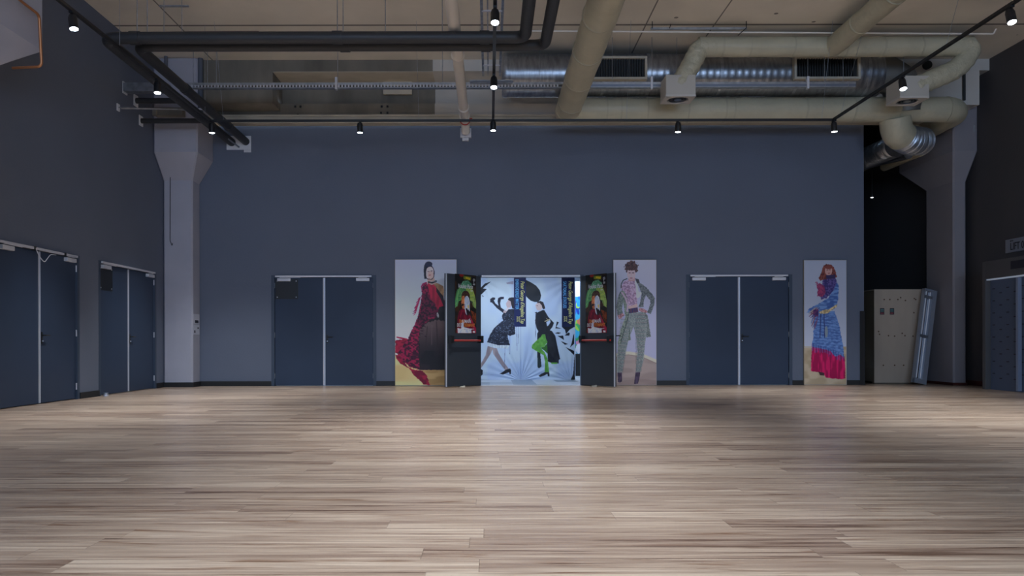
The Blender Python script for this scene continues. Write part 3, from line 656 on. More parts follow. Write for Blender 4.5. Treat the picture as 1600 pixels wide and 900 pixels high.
# colourful display deeper in the lobby, seen past the banner
A = Art(0, 60, 0, 120, 1.4); m = A.mask([(-1,-1),(70,-1),(70,130),(-1,130)]); A.put(m, (30,90,190))
for k in range(60):
    A.ell(rng.random()*60, 25+rng.random()*95, 3+rng.random()*7, 2+rng.random()*7, [(40,130,210),(200,120,90),(60,160,200),(150,190,70),(220,220,230),(30,60,150),(210,140,160),(60,150,90)][k%8], rng.random()*3)
A.poly([(0,0),(60,0),(60,22),(0,26)], (190,205,235))
tq = 1.28; dx0, dx1 = X(896, tq), X(930, tq)
dp = thing('display_wall', 'colourful mottled display wall glimpsed in the lobby past the banner edge', 'display', ((dx0+dx1)/2, tq*D, 0))
link('panel', NB(dx0, dx1, tq*D, tq*D+.06, Z(553,tq), Z(440,tq)), M['lobby_wall'], dp)
link('plinth', NB(dx0, dx1, tq*D-.05, tq*D+.06, 0, Z(553,tq)-.004), M['base'], dp)
kid('print', A.mesh('print', (dx0, tq*D-.003, Z(440,tq)), (dx1-dx0,0,0), (0,0,Z(553,tq)-Z(440,tq)), (0,-1,0), 1.0), dp)

# ---------------------------------------------------------------- open door leaves with show posters
A = Art(100, 430, 75, 750, .7)
m = A.mask([(0,0),(900,0),(900,900),(0,900)]); A.mixn(m, (22,24,24), (54,34,22), 50, 50, 3)
A.poly([(340,480),(430,520),(430,640),(380,600)], (120,56,26), (74,36,20), (16,16), 5, 4); A.ell(200,86,34,18,(120,30,26)); A.poly([(230,90),(345,95),(345,140),(230,130)], (110,120,34), (70,90,40), (14,9), 6, 4)
A.poly([(262,98),(340,108),(338,134),(262,122)], (176,160,40))
for k in range(170):
    th_ = math.radians(-118+236*k/169)+rng.normal()*.03; sn, cs = math.sin(th_), math.cos(th_); q = .9+rng.random()*.22
    cl = ([(88,150,92),(60,118,74),(112,162,88),(84,142,104),(66,128,66)] if sn < .2 else [(140,164,72),(164,180,74),(98,134,60),(124,158,90),(150,172,96)])[k%5]
    A.line([(262+68*sn, 330-70*cs), (262+128*sn*q, 322-128*cs*q), (262+158*sn*q, 345-(118*cs*q if cs > 0 else 60*cs)+95*q*sn*sn)], 7.5, cl)
    if k % 3 == 0: A.line([(262+80*sn, 330-80*cs), (262+150*sn*q, 335-118*cs*q)], 3, (24,50,34), .7)
A.poly([(225,150),(300,140),(360,180),(340,230),(200,230),(190,190)], (96,150,120), (66,120,90), (9,9), 7, 4)
A.ell(264,322,66,62,(46,28,22),0,1,(72,44,34),(8,8),8); A.poly([(198,330),(332,330),(332,520),(196,500)], (24,16,18))
A.poly([(198,340),(215,322),(245,318),(245,470),(215,470),(196,420)], (200,122,78), (170,96,60), (20,30), 9); A.line([(200,414),(240,420)], 9, (60,30,22)); A.ell(215,428,16,10,(40,24,20))
A.poly([(245,350),(262,325),(288,316),(315,340),(330,390),(326,500),(300,470),(280,540),(262,520),(246,470)], (196,204,220), (160,168,190), (9,30), 10); A.poly([(290,430),(316,420),(318,460),(296,462)], (206,176,110))
A.poly([(262,462),(286,462),(310,520),(290,560)], (26,20,30)); A.poly([(150,520),(190,470),(255,480),(262,540),(310,545),(330,520),(360,580),(430,690),(430,750),(120,750),(135,620)], (124,20,44), (84,12,34), (14,30), 11, 3)
A.poly([(330,540),(430,700),(430,750),(380,690)], (150,30,60)); A.poly([(200,640),(205,600),(225,590),(232,625),(236,680),(350,700),(355,748),(140,748),(135,690),(190,700)], (206,212,228), (170,178,200), (12,14), 12)
A.poly([(362,92),(425,98),(425,208),(362,204)], (10,10,14)); A.poly([(310,590),(335,575),(318,612)], (206,212,228)); A.line([(140,700),(390,700)], 8, (200,200,210), .8); A.poly([(378,722),(412,724),(412,744),(378,742)], (220,220,235))
leaf_print = None
def open_leaf(label, plabel, hx, fx, tf, s):
    """leaf swung into the hall; hinge at hx (wall), free edge at photo column fx, depth tf"""
    global leaf_print
    hp = Vector((hx, D-.03, 0)); fp = Vector((X(fx, tf), tf*D, 0)); L = (fp-hp).length; L = min(L, 1.13); ang = math.atan2((fp-hp).y, (fp-hp).x)
    # local frame: x from the left edge to the right edge as seen from the hall, -y towards the viewer
    if s < 0: o, a = fp, ang+math.pi
    else: o, a = hp, ang
    o = Vector((o.x, o.y, 0)); mt = xf(o.x, o.y, a); zt = ZD-.035
    lf = thing('door_leaf', label, 'door', tuple(o), (0,0,a))
    mk('leaf_panel', boxes([(.0, L, .0, .055, .02, zt)], bev=.003), M['door_dark'], lf, mt)
    free = 0 if s < 0 else L; hin = L if s < 0 else 0
    mk('edge_strip', boxes([((free-.004, free+.014, -.006, .02, .02, zt) if s < 0 else (free-.014, free+.004, -.006, .02, .02, zt))]), M['alu'], lf, mt)
    zb = Z(532)
    bar = mk('panic_bar', T([(.13, -.085, zb), (L-.03, -.085, zb)], .021, seg=16), M['red'], lf, mt, True)
    for q in (.04, L-.12): mk('bar_bracket', boxes([(q, q+.085, -.11, 0, zb-.055, zb+.10)], bev=.008), M['plate'], bar, mt)
    for hz in (.16, 1.05, zt-.22): mk('hinge', T([(hin, .02, hz), (hin, .02, hz+.11)], .014, seg=10), M['alu2'], lf, mt, True)
    fr = .02 if s < 0 else L-.02
    if s > 0: mk('lock_lever', T(rounded([(L-.05, .055, 1.07), (L-.05, .12, 1.07), (L-.05+.1, .12, 1.07)], .02), .011, seg=8), M['plate'], lf, mt, True)
    # poster
    pw = .66; p0 = (.26 if s < 0 else .15); p0 = min(p0, L-pw-.05); pz1 = Z(431.5); pz0 = Z(521)
    pp = thing('show_poster', plabel, 'poster', tuple(mt @ Vector((p0+pw/2, -.003, pz0))), (0,0,a))
    mk('backing_sheet', boxes([(p0, p0+pw, -.004, -.001, pz0, pz1)]), M['plate'], pp, mt)
    ux = mt.to_3x3() @ Vector((pw, 0, 0)); nr = mt.to_3x3() @ Vector((0,-1,0))
    kid('print', A.mesh('print', mt @ Vector((p0, -.0055, pz1)), ux, (0,0,pz0-pz1), nr, 1.5), pp)
    def tx(body, u, v, size, m_, sq=.7, rz=0, sh=0):
        R = mt.to_3x3().to_4x4() @ Matrix(((1,0,0,0),(0,0,-1,0),(0,1,0,0),(0,0,0,1)))
        if rz: R = R @ Matrix.Rotation(rz, 4, 'Z')
        text('lettering', body, size, m_, pp, mt @ Vector((p0+u*pw, -.009, pz1+(pz0-pz1)*v)), R, squeeze=sq, extrude=.001, shear=sh)
    tx('Voulez Paris', .48, .205, .125, M['w_ink'], .75, 0, .2); tx('2015', .78, .27, .05, M['w_ink'])
    tx('DAN', .30, .80, .10, M['o_ink']); tx('IMAIN', .58, .80, .10, M['w_ink'], .8); tx('DE D', .20, .865, .10, M['w_ink']); tx('DERMANT', .66, .865, .10, M['o_ink'], .78)
    tx('KUNST EN COUTURE', .60, .93, .035, M['w_ink'], .8)
    tx('03\u201318', .885, .115, .09, M['w_ink'], .62, -math.pi/2)
    # wedge holding the leaf
    c = mt @ Vector((L*.42, -.03, 0))
    bm = bmesh.new(); hexa(bm, [(-.06,-.03,.0),(.06,-.03,0),(.06,.03,0),(-.06,.03,0)], [(-.05,-.02,.012),(.05,-.02,.035),(.05,.02,.035),(-.05,.02,.012)])
    bmesh.ops.transform(bm, matrix=Matrix.Translation((c.x, c.y-.05, 0.0)), verts=bm.verts)
    tag(link('door_wedge', bm, M['conc_l']), 'small pale wedge on the floor at the foot of the %s open door' % ('left' if s < 0 else 'right'), 'door wedge')
open_leaf('open grey door leaf with red push bar, left of the doorway', 'colourful poster of a green-haired figure on the left open door', X(751.5), 697.5, .951, -1)
open_leaf('open grey door leaf with red push bar, right of the doorway', 'colourful poster of a green-haired figure on the right open door', X(908), 960, .949, 1)

# ---------------------------------------------------------------- lighting tracks and spotlights
KT = .88             # the tracks hang well in front of the wall
HT = H+340*U*KT
def track(label, a, b, sx=0, sy=0):
    a, b = Vector(a), Vector(b); d = (b-a).normalized(); n = Vector((d.y, -d.x, 0))*.022
    th = thing('lighting_track', label, 'light track', tuple((a+b)/2))
    bm = bmesh.new(); z = Vector((0,0,.02))
    hexa(bm, [a-n-z, a+n-z, a+n+z, a-n+z], [b-n-z, b+n-z, b+n+z, b-n+z]); link('track_rail', bm, M['track'], th)
    L = (b-a).length; k = max(2, int(L/3.2))
    for i in range(k+1):
        p = a.lerp(b, min(.98, max(.02, i/k)))
        if False: continue
        link('suspension_wire', rods([(p, Vector((p.x+sx, p.y+sy, LH)))], .003), M['steel'], th)
    return th
yb_t = .985*D*KT
XT1, XT2, XT3 = -428*U*KT, 6*U*KT, 529*U*KT
track('black light track along the top of the back wall', (XT1, yb_t, HT+.02), (XT3+.02, yb_t, HT+.02), 0, -.5)
track('black light track running forward beside the left wall', (XT1, yb_t-.03, HT+.02), (XT1, .25, HT+.02))
track('black light track running forward over the doorway', (XT2, yb_t-.03, HT+.02), (XT2, .25, HT+.02))
track('black light track running forward along the right side', (XT3, yb_t-.03, HT+.02), (XT3, .25, HT+.02), .45, 0)
def spot(label, x, y, aim, power=1.0, ang=SPOT_ANGLE, grp='black track spotlights'):
    th = thing('track_spotlight', label, 'spotlight', (x, y, HT))
    link('track_adapter', boxes([(x-.022, x+.022, y-.06, y+.06, HT-.025, HT)], bev=.003), M['track'], th)
    top = Vector((x, y, HT-.02)); d = Vector(aim).normalized(); piv = top+Vector((0,0,-.05))
    link('stem', T([top, piv], .012, seg=10), M['track'], th, True)
    hd = link('lamp_head', T([piv-d*.03, piv+d*.01, piv+d*.14, piv+d*.145], .055, seg=24, rf=lambda L, a: .8 if L < .01 else 1), M['track'], th, True)
    link('lens', T([piv+d*.143, piv+d*.150], .048, seg=24), M['lens'], hd, True)
    ld = bpy.data.lights.new('spot_beam', 'SPOT'); ld.energy = SPOT_W*power; ld.color = SPOT_COL; ld.spot_size = math.radians(ang); ld.spot_blend = 1.0; ld.shadow_soft_size = .05
    lo = bpy.data.objects.new('spot_beam', ld); COL.objects.link(lo); lo.parent = hd; lo.matrix_parent_inverse = parent_world(hd).inverted()
    lo.location = piv+d*.17; lo.rotation_euler = d.to_track_quat('-Z', 'Y').to_euler()
DN = (0, -.30, -1)
spot('lit spotlight at the left end of the back wall track, by the pale column', XT1+.03, .982*D*KT, (.0,.05,-1), .8)
spot('lit spotlight on the back wall track, between the column and the white pipe', X(563,.982*KT), .982*D*KT, (0,.05,-1), .55)
spot('lit spotlight on the back wall track above the open doorway', XT2, .980*D*KT-.1, (0,.05,-1), .55)
spot('lit spotlight on the back wall track, right of the thick cream duct', X(1060,.982*KT), .982*D*KT, (0,.05,-1), .55)
spot('lit spotlight at the right corner of the back wall track', XT3, .982*D*KT, (.05,.0,-1), .75)
spot('lit spotlight on the left track, by the stubs on the wall', XT1, .826*D*KT, (.05,-.12,-1), .95)
spot('lit spotlight nearest the top left corner, beside the white column head', XT1, .658*D*KT, (.16,-.1,-1), .75)
spot('lit spotlight midway on the central track, at the cable tray crossing', XT2, .813*D*KT, DN, .6)
spot('lit spotlight highest on the central track near the picture top', XT2, .649*D*KT, DN, .7)
spot('lit spotlight midway on the right track, beside the second square diffuser', XT3, .82*D*KT, DN, 1.05)
spot('lit spotlight at the top right corner of the view', XT3, .65*D*KT, DN, 1.05)
for yy, xx, pw, lb in ((.485,6,.55,'fourth spotlight from the wall on the central track'),(.32,6,.6,'fifth spotlight from the wall on the central track'),(.155,6,.8,'nearest spotlight on the central track'),
    (.30,-428,.22,'nearest spotlight on the left track'),(.30,529,.15,'nearest spotlight on the right track')):
    spot(lb+', out of the picture', xx*U*KT, yy*D, (0,0,-1), pw, 84)

# ---------------------------------------------------------------- ducts
def bands(name, lst, r, m, par, seg=24):
    for a, b in lst: link(name, T([a, b], r, seg), m, par, True)
def duct(name, label, cat='duct', loc=(0,0,0), group=None): return thing(name, label, cat, loc, group=group)
def wrinkle(amp, per, seed=0):
    r = np.random.default_rng(seed); ph = r.random(8)*6.28
    def f(L, a): return 1+amp*(math.sin(L*6.28/per+math.sin(a*2+ph[0])*1.2)+.6*math.sin(L*6.28/per*1.7+a*3+ph[1])+.4*math.sin(a*5+L*4+ph[2]))
    return f
hB = Z(172.5,.93); rB = 19.3*.93*U
yB = .93*D; xA = (888-765)*.93*U
# run forward
th = duct('insulated_duct', 'thick cream duct running forward overhead, right of the centre track', loc=(xA, .6*D, hB))
link('duct_run', T(densify([Vector((xA, yB-.05, hB)), Vector((xA+.03, 1.0, hB))], .12), rB, 28, rf=wrinkle(.012,.9)), M['cream'], th, True)
for y in np.arange(2, yB-.6, 1.35): link('joint_tape', T([(xA, y, hB), (xA, y+.05, hB)], rB*1.03, 28), M['band'], th, True)
# horizontal run to the right and back into the alcove
XT = (1503-765)*.93*U
th = duct('insulated_duct', 'thick cream duct along the top of the wall bending back over the right column', loc=(5, yB, hB))
pts = rounded([Vector((xA-.0, yB, hB)), Vector((XT, yB, hB)), Vector((XT, 1.30*D, hB-.1))], .42, 9)
link('duct_run', T(densify(pts, .1), rB, 28, rf=wrinkle(.010,.8,3)), M['cream'], th, True)
for x in (X(946,.93), X(968,.93), X(1009,.93), X(1072,.93), X(1130,.93), X(1143,.93), X(1255,.93), X(1330,.93), X(1400,.93), X(1478,.93)): link('joint_tape', T([(x, yB, hB), (x+.035, yB, hB)], rB*1.03, 28), M['band'], th, True)
link('elbow_cap', T([(xA, yB-.12, hB), (xA, yB+.1, hB), (xA, yB+rB*.9, hB)], rB*1.04, 28, rf=lambda L,a: 1 if L < .3 else .75), M['cream'], th, True)
# branch dropping from it, with ribbed flexible ends
tb2 = .955
p0 = Vector((X(1400,.93), yB+.02, hB-.15)); p1 = P(1401,206,.935); p2 = P(1409,214,.942)
th = duct('branch_duct', 'short cream branch duct with ribbed silver hose beneath the wall duct, right', loc=tuple(p1))
link('branch_body', T(rounded([p0, p1, p2], .2), .30, 24), M['cream'], th, True)
rib = lambda L, a: 1+.05*math.sin(L*6.28/.06)
link('ribbed_hose', T(densify(rounded([p2-(p2-p1)*.1, P(1420,221,.95), P(1440,222,.975)], .15), .0125), .285, 24, rf=rib), M['steel'], th, True)
th = duct('flexible_duct', 'dim ribbed silver hose entering the dark recess beside the wall end', loc=tuple(P(1370,250,1.03)))
link('ribbed_hose', T(densify([P(1400,229,1.0), P(1335,256,1.12)], .0125), .24, 20, rf=rib), M['steel'], th, True)
link('steel_pipe', T([P(1420,243,1.0), P(1320,268,1.25)], .09, 16), M['steel'], th, True)
link('cream_pipe', T([P(1440,238,1.0), P(1382,262,1.1)], .10, 16), M['cream'], th, True)
# upper duct C
tC = .86; hC = Z(74,tC); rC = 15.2*tC*U; yC = tC*D
th = duct('insulated_duct', 'upper cream duct running across to the right, above the two ventilation grilles', loc=(5, yC, hC))
pts = rounded([Vector((X(1092,tC), yC, hC)), Vector((X(1518,tC), yC, hC))], .2)
link('duct_run', T(densify(pts, .1), rC, 26, rf=wrinkle(.010,.7,5)), M['cream'], th, True)
e1 = densify(rounded([Vector((X(1118,tC), yC, hC)), Vector((X(1094,tC), yC, hC)), P(1082,100,tC), P(1060,136,tC)], [.30,.3], 8), .04)
link('crumpled_elbow', T(e1, rC*1.0, 28, rf=wrinkle(.028,.16,7)), M['cream2'], th, True)
e2 = densify(rounded([Vector((X(1490,tC), yC, hC)), Vector((X(1522,tC), yC, hC)), P(1500,108,tC), P(1428,138,tC)], [.36,.25], 8), .04)
link('crumpled_elbow', T(e2, rC*1.0, 28, rf=wrinkle(.03,.17,9)), M['cream2'], th, True)
for x in (1128,1170,1238,1320,1378,1437): link('joint_tape', T([(X(x,tC), yC, hC), (X(x,tC)+.03, yC, hC)], rC*1.035, 26), M['band'], th, True)
# branch toward the camera
xD = X(1302,tC)
th = duct('insulated_duct', 'cream branch duct running forward from the upper duct, near the picture top right', loc=(xD, .7*D, hC))
link('duct_run', T(densify([Vector((xD, yC-.02, hC)), Vector((xD+.06, 2.0, hC+.02))], .12), rC*1.04, 26, rf=wrinkle(.012,.8,11)), M['cream'], th, True)
for y in np.arange(3, yC-.5, 1.2): link('joint_tape', T([(xD, y, hC), (xD, y+.04, hC)], rC*1.08, 26), M['band'], th, True)
# silver spiral duct
tS = .925; hS = Z(118.5,tS); rS = 32.5*tS*U; yS = tS*D
th = duct('spiral_duct', 'large silver spiral duct across the upper wall behind the cream ducts', loc=(5, yS, hS))
xs0, xs1 = X(789,tS), X(1370,tS)
link('spiral_body', T(densify([Vector((xs0, yS, hS)), Vector((xs1, yS, hS))], .035), rS, 40, rf=lambda L, a: 1+(.012 if (L/.14+a/6.28) % 1 < .25 else 0)), mat('spiral_steel', (.42,.45,.50), .30, .9, var=.4, vscale=5, stretch=(4,1,1)), th, True)
link('end_cap', T([(xs0-.05, yS, hS), (xs0, yS, hS), (xs0+.05, yS, hS)], rS*1.03, 40, rf=lambda L, a: .93 if L < .01 else 1), M['steel'], th, True)
link('segmented_elbow', T([(xs1-.05, yS, hS), (xs1+.22, yS, hS), (xs1+.46, yS+.04, hS-.12), (xs1+.60, yS+.10, hS-.38), (xs1+.62, yS+.15, hS-.7)], rS*.86, 32), mat('dull_grey_steel', (.22,.22,.21), .5, .6), th, True)
for x in (940, 1010, 1120, 1236, 1346): link('duct_joint', T([(X(x,tS)-.03, yS, hS), (X(x,tS)+.03, yS, hS)], rS*1.02, 40), M['steel'], th, True)
for (a, b) in ((915,1011), (1240,1343)):
    tg = tS-rS/D-.002
    x0, x1, z0, z1 = X(a,tg), X(b,tg), Z(126,tg), Z(90,tg); yg = yS-rS-.11; fw = .045
    g = link('grille_frame', boxes([(x0, x1, yg, yg+.12, z1-fw, z1), (x0, x1, yg, yg+.12, z0, z0+fw), (x0, x0+fw, yg, yg+.12, z0+fw, z1-fw), (x1-fw, x1, yg, yg+.12, z0+fw, z1-fw)], bev=.004), M['conc_l'], th)
    link('grille_box', NB(x0+fw*.5, x1-fw*.5, yg+.07, yg+.42, z0+fw*.5, z1-fw*.5), M['grille'], g)
    n = int((x1-x0-2*fw)/.05); link('grille_fins', boxes([(x0+fw+i*.05, x0+fw+i*.05+.006, yg+.02, yg+.08, z0+fw, z1-fw) for i in range(1, n)]), mat('fin_metal', (.022,.023,.025), .7), g)
# diffusers
def diffuser(label, x0, x1, tn, tf, ztop, zbot):
    y0, y1 = tn*D, tf*D; th = thing('air_diffuser', label, 'diffuser', ((x0+x1)/2, (y0+y1)/2, zbot)); f = .03
    link('plenum_box', boxes([(x0+.004, x1-.004, y0+.004, y1-.004, zbot+.035, ztop)], bev=.004), mat('plenum_paint', (.52,.50,.45), .5), th)
    cx, cy = (x0+x1)/2, (y0+y1)/2; s = (x1-x0)/2
    bm = bmesh.new(); n = 32; R_ = s*.72
    sq = []; 
    for k in range(n):
        a = 2*math.pi*k/n; q = max(abs(math.cos(a)), abs(math.sin(a))); sq.append((cx+s*math.cos(a)/q, cy+(y1-y0)/2*math.sin(a)/q))
    o_ = [bm.verts.new((x, y, zbot+.035)) for x, y in sq]; o2 = [bm.verts.new((x, y, zbot)) for x, y in sq]
    i2 = [bm.verts.new((cx+R_*math.cos(2*math.pi*k/n), cy+R_*math.sin(2*math.pi*k/n), zbot)) for k in range(n)]
    i3 = [bm.verts.new((cx+R_*.9*math.cos(2*math.pi*k/n), cy+R_*.9*math.sin(2*math.pi*k/n), zbot+.035)) for k in range(n)]
    for A_, B_ in ((o_, o2), (o2, i2), (i2, i3)):
        for k in range(n): bm.faces.new((A_[k], A_[(k+1)%n], B_[(k+1)%n], B_[k]))
    link('face_plate', bm, M['white_p'], th)
    bm = bmesh.new()
    for r_ in (.60, .42, .24): tube(bm, [(cx, cy, zbot+.005), (cx, cy, zbot+.03)], s*r_, 28, cap=(r_==.24))
    link('swirl_rings', bm, M['steel'], th, True); link('dark_throat', T([(cx, cy, zbot+.028), (cx, cy, zbot+.045)], R_*.93, 28), M['grille'], th)
hdz = Z(151,.85)
diffuser('square white ceiling diffuser hanging below the crumpled cream elbow, centre right', X(1041,.85), X(1088,.85), .85, .85*1.034, Z(122,.86), hdz)
diffuser('square white ceiling diffuser at the end of the crumpled duct, near the right column', X(1407,.85), X(1453,.85), .85, .85*1.036, Z(124,.86), Z(154,.85))

# ---------------------------------------------------------------- black insulated pipes
tp = .675; rp = 9.3*tp*U; yP = tp*D
tq2 = .692; zP1, zP2 = Z(58.5,tp), Z(71,tq2)
th = duct('insulated_pipe', 'upper black insulated pipe crossing the picture top and turning along the left wall', 'pipe', loc=(X(160,tp), yP, zP1))
xw1, xw2 = X(369,.995), X(388,.995)
zw = Z(222,.995)
p = rounded([Vector((X(815,tp)+.06, 1.5, zP1+.02)), Vector((X(818,tp)+.03, yP, zP1)), Vector((X(163,tp), yP+.0, zP1)), Vector((X(363), D-.024, Z(222)))], [.18,.2], 8)
link('pipe_run', T(densify(p, .3), rp, 22), M['pipe_k'], th, True)
for x in (212, 528, 758): link('pipe_collar', T([(X(x,tp)-.07, yP, zP1), (X(x,tp)+.07, yP, zP1)], rp*1.13, 22), M['pipe_k'], th, True)
for ab in [(Vector((X(x,tp), yP, zP1)), Vector((X(x,tp), yP, LH))) for x in (215, 231, 528, 537, 692, 603)]: link('hanger_rod', rods([ab], .007), M['steel'], th)
th = duct('insulated_pipe', 'lower black insulated pipe just beneath the upper one, ending at the wall plate', 'pipe', loc=(X(215,tp), yP, zP2))
rq = rp*.95
p = rounded([Vector((X(850,tq2)+.06, 1.5, zP2+.02)), Vector((X(852,tq2), tq2*D, zP2)), Vector((X(214,tq2), tq2*D, zP2)), Vector((X(385), D-.024, Z(221)))], [.18,.22], 8)
link('pipe_run', T(densify(p, .3), rq, 22), M['pipe_k'], th, True)
for x in (540, 760): link('pipe_collar', T([(X(x,tq2)-.07, tq2*D, zP2), (X(x,tq2)+.07, tq2*D, zP2)], rq*1.15, 22), M['pipe_k'], th, True)
pa, pb = Vector((X(214,tq2), tq2*D, zP2)), Vector((X(385), D-.024, Z(221)))
for q in (.35, .78):
    a_ = pa.lerp(pb, q); link('pipe_collar', T([a_, a_+(pb-pa).normalized()*.14], rq*1.13, 22), M['pipe_k'], th, True)
# thin red-brown pipe above
tag(link('sprinkler_pipe', T([P(232,50.5,.735), P(405,49.5,.735)], .018, 10), mat('red_brown_pipe', (.10,.022,.015), .5), None, True), 'thin dark red pipe lying above the black pipes, upper left', 'pipe')
tag(link('wall_plate', boxes([(X(355), X(393), D-.022, D-.002, Z(233.5), Z(212)), (X(382), X(393), D-.022, D-.002, Z(237.5), Z(233.9))]), M['plastic_w']), 'white plate on the back wall where the black pipes enter, right of the left column', 'plate')
# conduit beside
tag(link('conduit', T(rounded([P(190,168,.857), P(283,170,.90), P(305,174,.92), P(358,217,.975), P(374,229,.9965)], .1), .016, 8), M['steel'], None, True), 'thin bent silver conduit running along the black pipes to the wall plate', 'conduit')
# stubs out of the left wall
def stub(label, px, py, tt, hh, length, m, kind, r, name):
    z = Z(py, tt); y = tt*D
    th = thing(name, label, kind, (XL, y, z))
    link('wall_flange', boxes([(XL+.002, XL+.02, y-hh*.8, y+hh*.8, z-hh, z+hh)], bev=.002), M['plastic_w'], th)
    if r > 0: link('pipe_body', T([(XL+.02, y, z), (XL+length, y, z)], r, 18), m, th, True)
    else: link('duct_body', boxes([(XL+.02, XL+length, y+r, y-r, z+r*.8, z-r*.8)], bev=.005), m, th)
t_ = lambda px: 497/(765-px)
stub('white wall flange with flat silver duct, topmost of the stubs on the left wall', 195, 137, t_(195), .11, .85, M['steel'], 'duct', -.10, 'wall_duct')
stub('white wall flange with black pipe, second from the top of the left wall stubs', 212, 156.5, t_(212), .11, .80, M['pipe_k'], 'pipe', .055, 'wall_pipe')
stub('small white wall flange with thin conduit, leftmost of the left wall stubs', 184.5, 167, t_(184.5), .065, .35, M['steel'], 'pipe', .012, 'wall_pipe')
stub('white wall flange with black pipe reaching over the left column head, lowest of the stubs', 220, 188, t_(220), .10, 1.30, M['pipe_k'], 'pipe', .05, 'wall_pipe')
tag(link('cable_box', boxes([(X(244,.93), X(288,.93), .925*D, .935*D, Z(181,.93), Z(169,.93)), (X(244,.93), X(250,.93), .92*D, .925*D, Z(182.5,.93), Z(174,.93))], bev=.004), M['conc']), 'small dull box with a white end above the left column head', 'box')
# white pipe running forward
xw, zwp = X(728,.985), Z(195,.985)
th = duct('drain_pipe', 'long white pipe running forward overhead, left of the centre track', 'pipe', loc=(xw, .8*D, zwp))
link('pipe_run', T(densify(rounded([Vector((xw-.02, 1.0, zwp+.02)), Vector((xw, .975*D, zwp)), Vector((xw, .988*D, Z(206,.988)))], .10), .4), 6.6*U, 20), M['pipe_w'], th, True)
for q in (.745, .91, .945): link('pipe_collar', T([(xw, q*D, zwp), (xw, q*D+.05, zwp)], 7.9*U, 20), M['pipe_w'], th, True)
rc = link('pipe_clamp', T([(xw, .963*D, zwp), (xw, .963*D+.03, zwp)], 8.0*U, 20), M['red'], th, True)
link('clamp_bolt', boxes([(xw+7*U, xw+11*U, .963*D, .963*D+.04, zwp-.03, zwp+.04)]), M['red'], rc)
link('wall_box', boxes([(X(720), X(737), D-.10, D-.002, Z(216), Z(202)), (X(723), X(733), D-.08, D-.002, Z(221), Z(216.2))], bev=.006), M['plastic_w'], th)

# ---------------------------------------------------------------- cable trays
tt_ = .875; yt = tt_*D
th = thing('cable_tray', 'perforated silver cable tray running across below the ceiling', 'cable tray', (0, yt, Z(132,tt_)))
x0, x1 = X(284,tt_), X(1338,tt_); z0, z1 = Z(137,tt_), Z(128.5,tt_)
link('tray_rail', boxes([(x0, x1, yt, yt+.012, (z0+z1)/2+.01, z1), (x0, x1, yt, yt+.02, z0, z0+.018), (x0, x1, yt+.012, yt+.10, z0, z0+.012)]), M['steel'], th)
n = int((X(880,tt_)-x0)/.062)
link('tray_teeth', boxes([(x0+i*.062, x0+i*.062+.030, yt+.001, yt+.010, z0+.016, (z0+z1)/2+.012) for i in range(n)]), M['alu2'], th)
link('tray_side', boxes([(X(880,tt_), x1, yt+.001, yt+.010, z0+.016, (z0+z1)/2+.012)]), mat('blue_grey_steel', (.22,.26,.34), .4, .7), th)
for ab in [(Vector((X(x,tt_), yt+.03, z0)), Vector((X(x,tt_), yt+.03, LH-.05))) for x in (302, 324, 338, 528, 692, 844, 958, 1020, 1059, 1264, 1290, 1319, 1414)]: link('hanger_rod', rods([ab], .0055), M['steel'], th)
for x in (526, 1019, 1263): link('hanger_bracket', boxes([(X(x,tt_)-.02, X(x,tt_)+.02, yt-.02, yt+.06, z0-.03, z1+.10)]), M['alu2'], th)
link('cable_bundle', T(densify([Vector((x0, yt+.05, z0+.03)), Vector((x1, yt+.05, z0+.03))], 1), .02, 8), M['grille'], th)
# forward ladder tray
xr0, xr1 = -8*U, 14.5*U; zt_ = z0+.16
th = thing('cable_ladder', 'silver cable ladder running forward above the central light track', 'cable tray', (3*U, .6*D, zt_))
for q in (xr0, xr1): link('side_rail', boxes([(q-.02, q+.02, 1.0, .86*D, zt_-.03, zt_+.04)]), M['steel'], th)
link('inner_rails', boxes([(xr0+.08, xr0+.10, 1.0, .86*D, zt_-.02, zt_), (xr1-.10, xr1-.08, 1.0, .86*D, zt_-.02, zt_)]), M['steel'], th)
for q in np.arange(.24, .87, .045): link('ladder_rung', boxes([(xr0, xr1, q*D, q*D+.035, zt_-.038, zt_-.02)]), M['alu2'], th)
link('corner_plate', boxes([(xr0-.25, xr1+.25, .862*D, .872*D, zt_-.10, zt_-.085)]), M['steel'], th)
# sprinkler line and struts under the ceiling
tag(link('sprinkler_pipe', T(rounded([P(826,48.5,.845), P(1553,54.5,.845), P(1557,47,.845)], .03), .016, 8), M['pipe_w'], None, True), 'thin white pipe just under the ceiling, above the upper cream duct', 'pipe')
th = thing('strut_hanger', 'grey strut channel hung from the ceiling, above the first grille', 'strut', tuple(P(1090,44,.84)))
link('channel', boxes([(X(1018,.84), X(1168,.84), .84*D, .84*D+.04, Z(46,.84), Z(43,.84))]), M['steel'], th)
for ab in [(P(1020,45,.84), P(1020,33,.84)), (P(1167,45,.84), P(1167,33,.84)), (P(1047,45,.84), P(1049,38,.84)), (P(1154,56,.84), P(1166,45,.84))]: link('strut_rod', rods([ab], .008), M['track'], th)
th = thing('strut_hanger', 'small grey trapeze strut at the top left, hung above the black pipes', 'strut', tuple(P(272,8,.72)))
link('channel', boxes([(X(249,.72), X(295,.72), .72*D, .72*D+.04, Z(9,.72), Z(7,.72))]), M['steel'], th)
for ab in [(P(257,8,.72), P(257,50,.72)), (P(285,8,.72), P(285,50,.72)), (P(257,8,.72), Vector((X(257,.72), .72*D, LH))), (P(285,8,.72), Vector((X(285,.72), .72*D, LH)))]: link('strut_rod', rods([ab], .006), M['steel'], th)
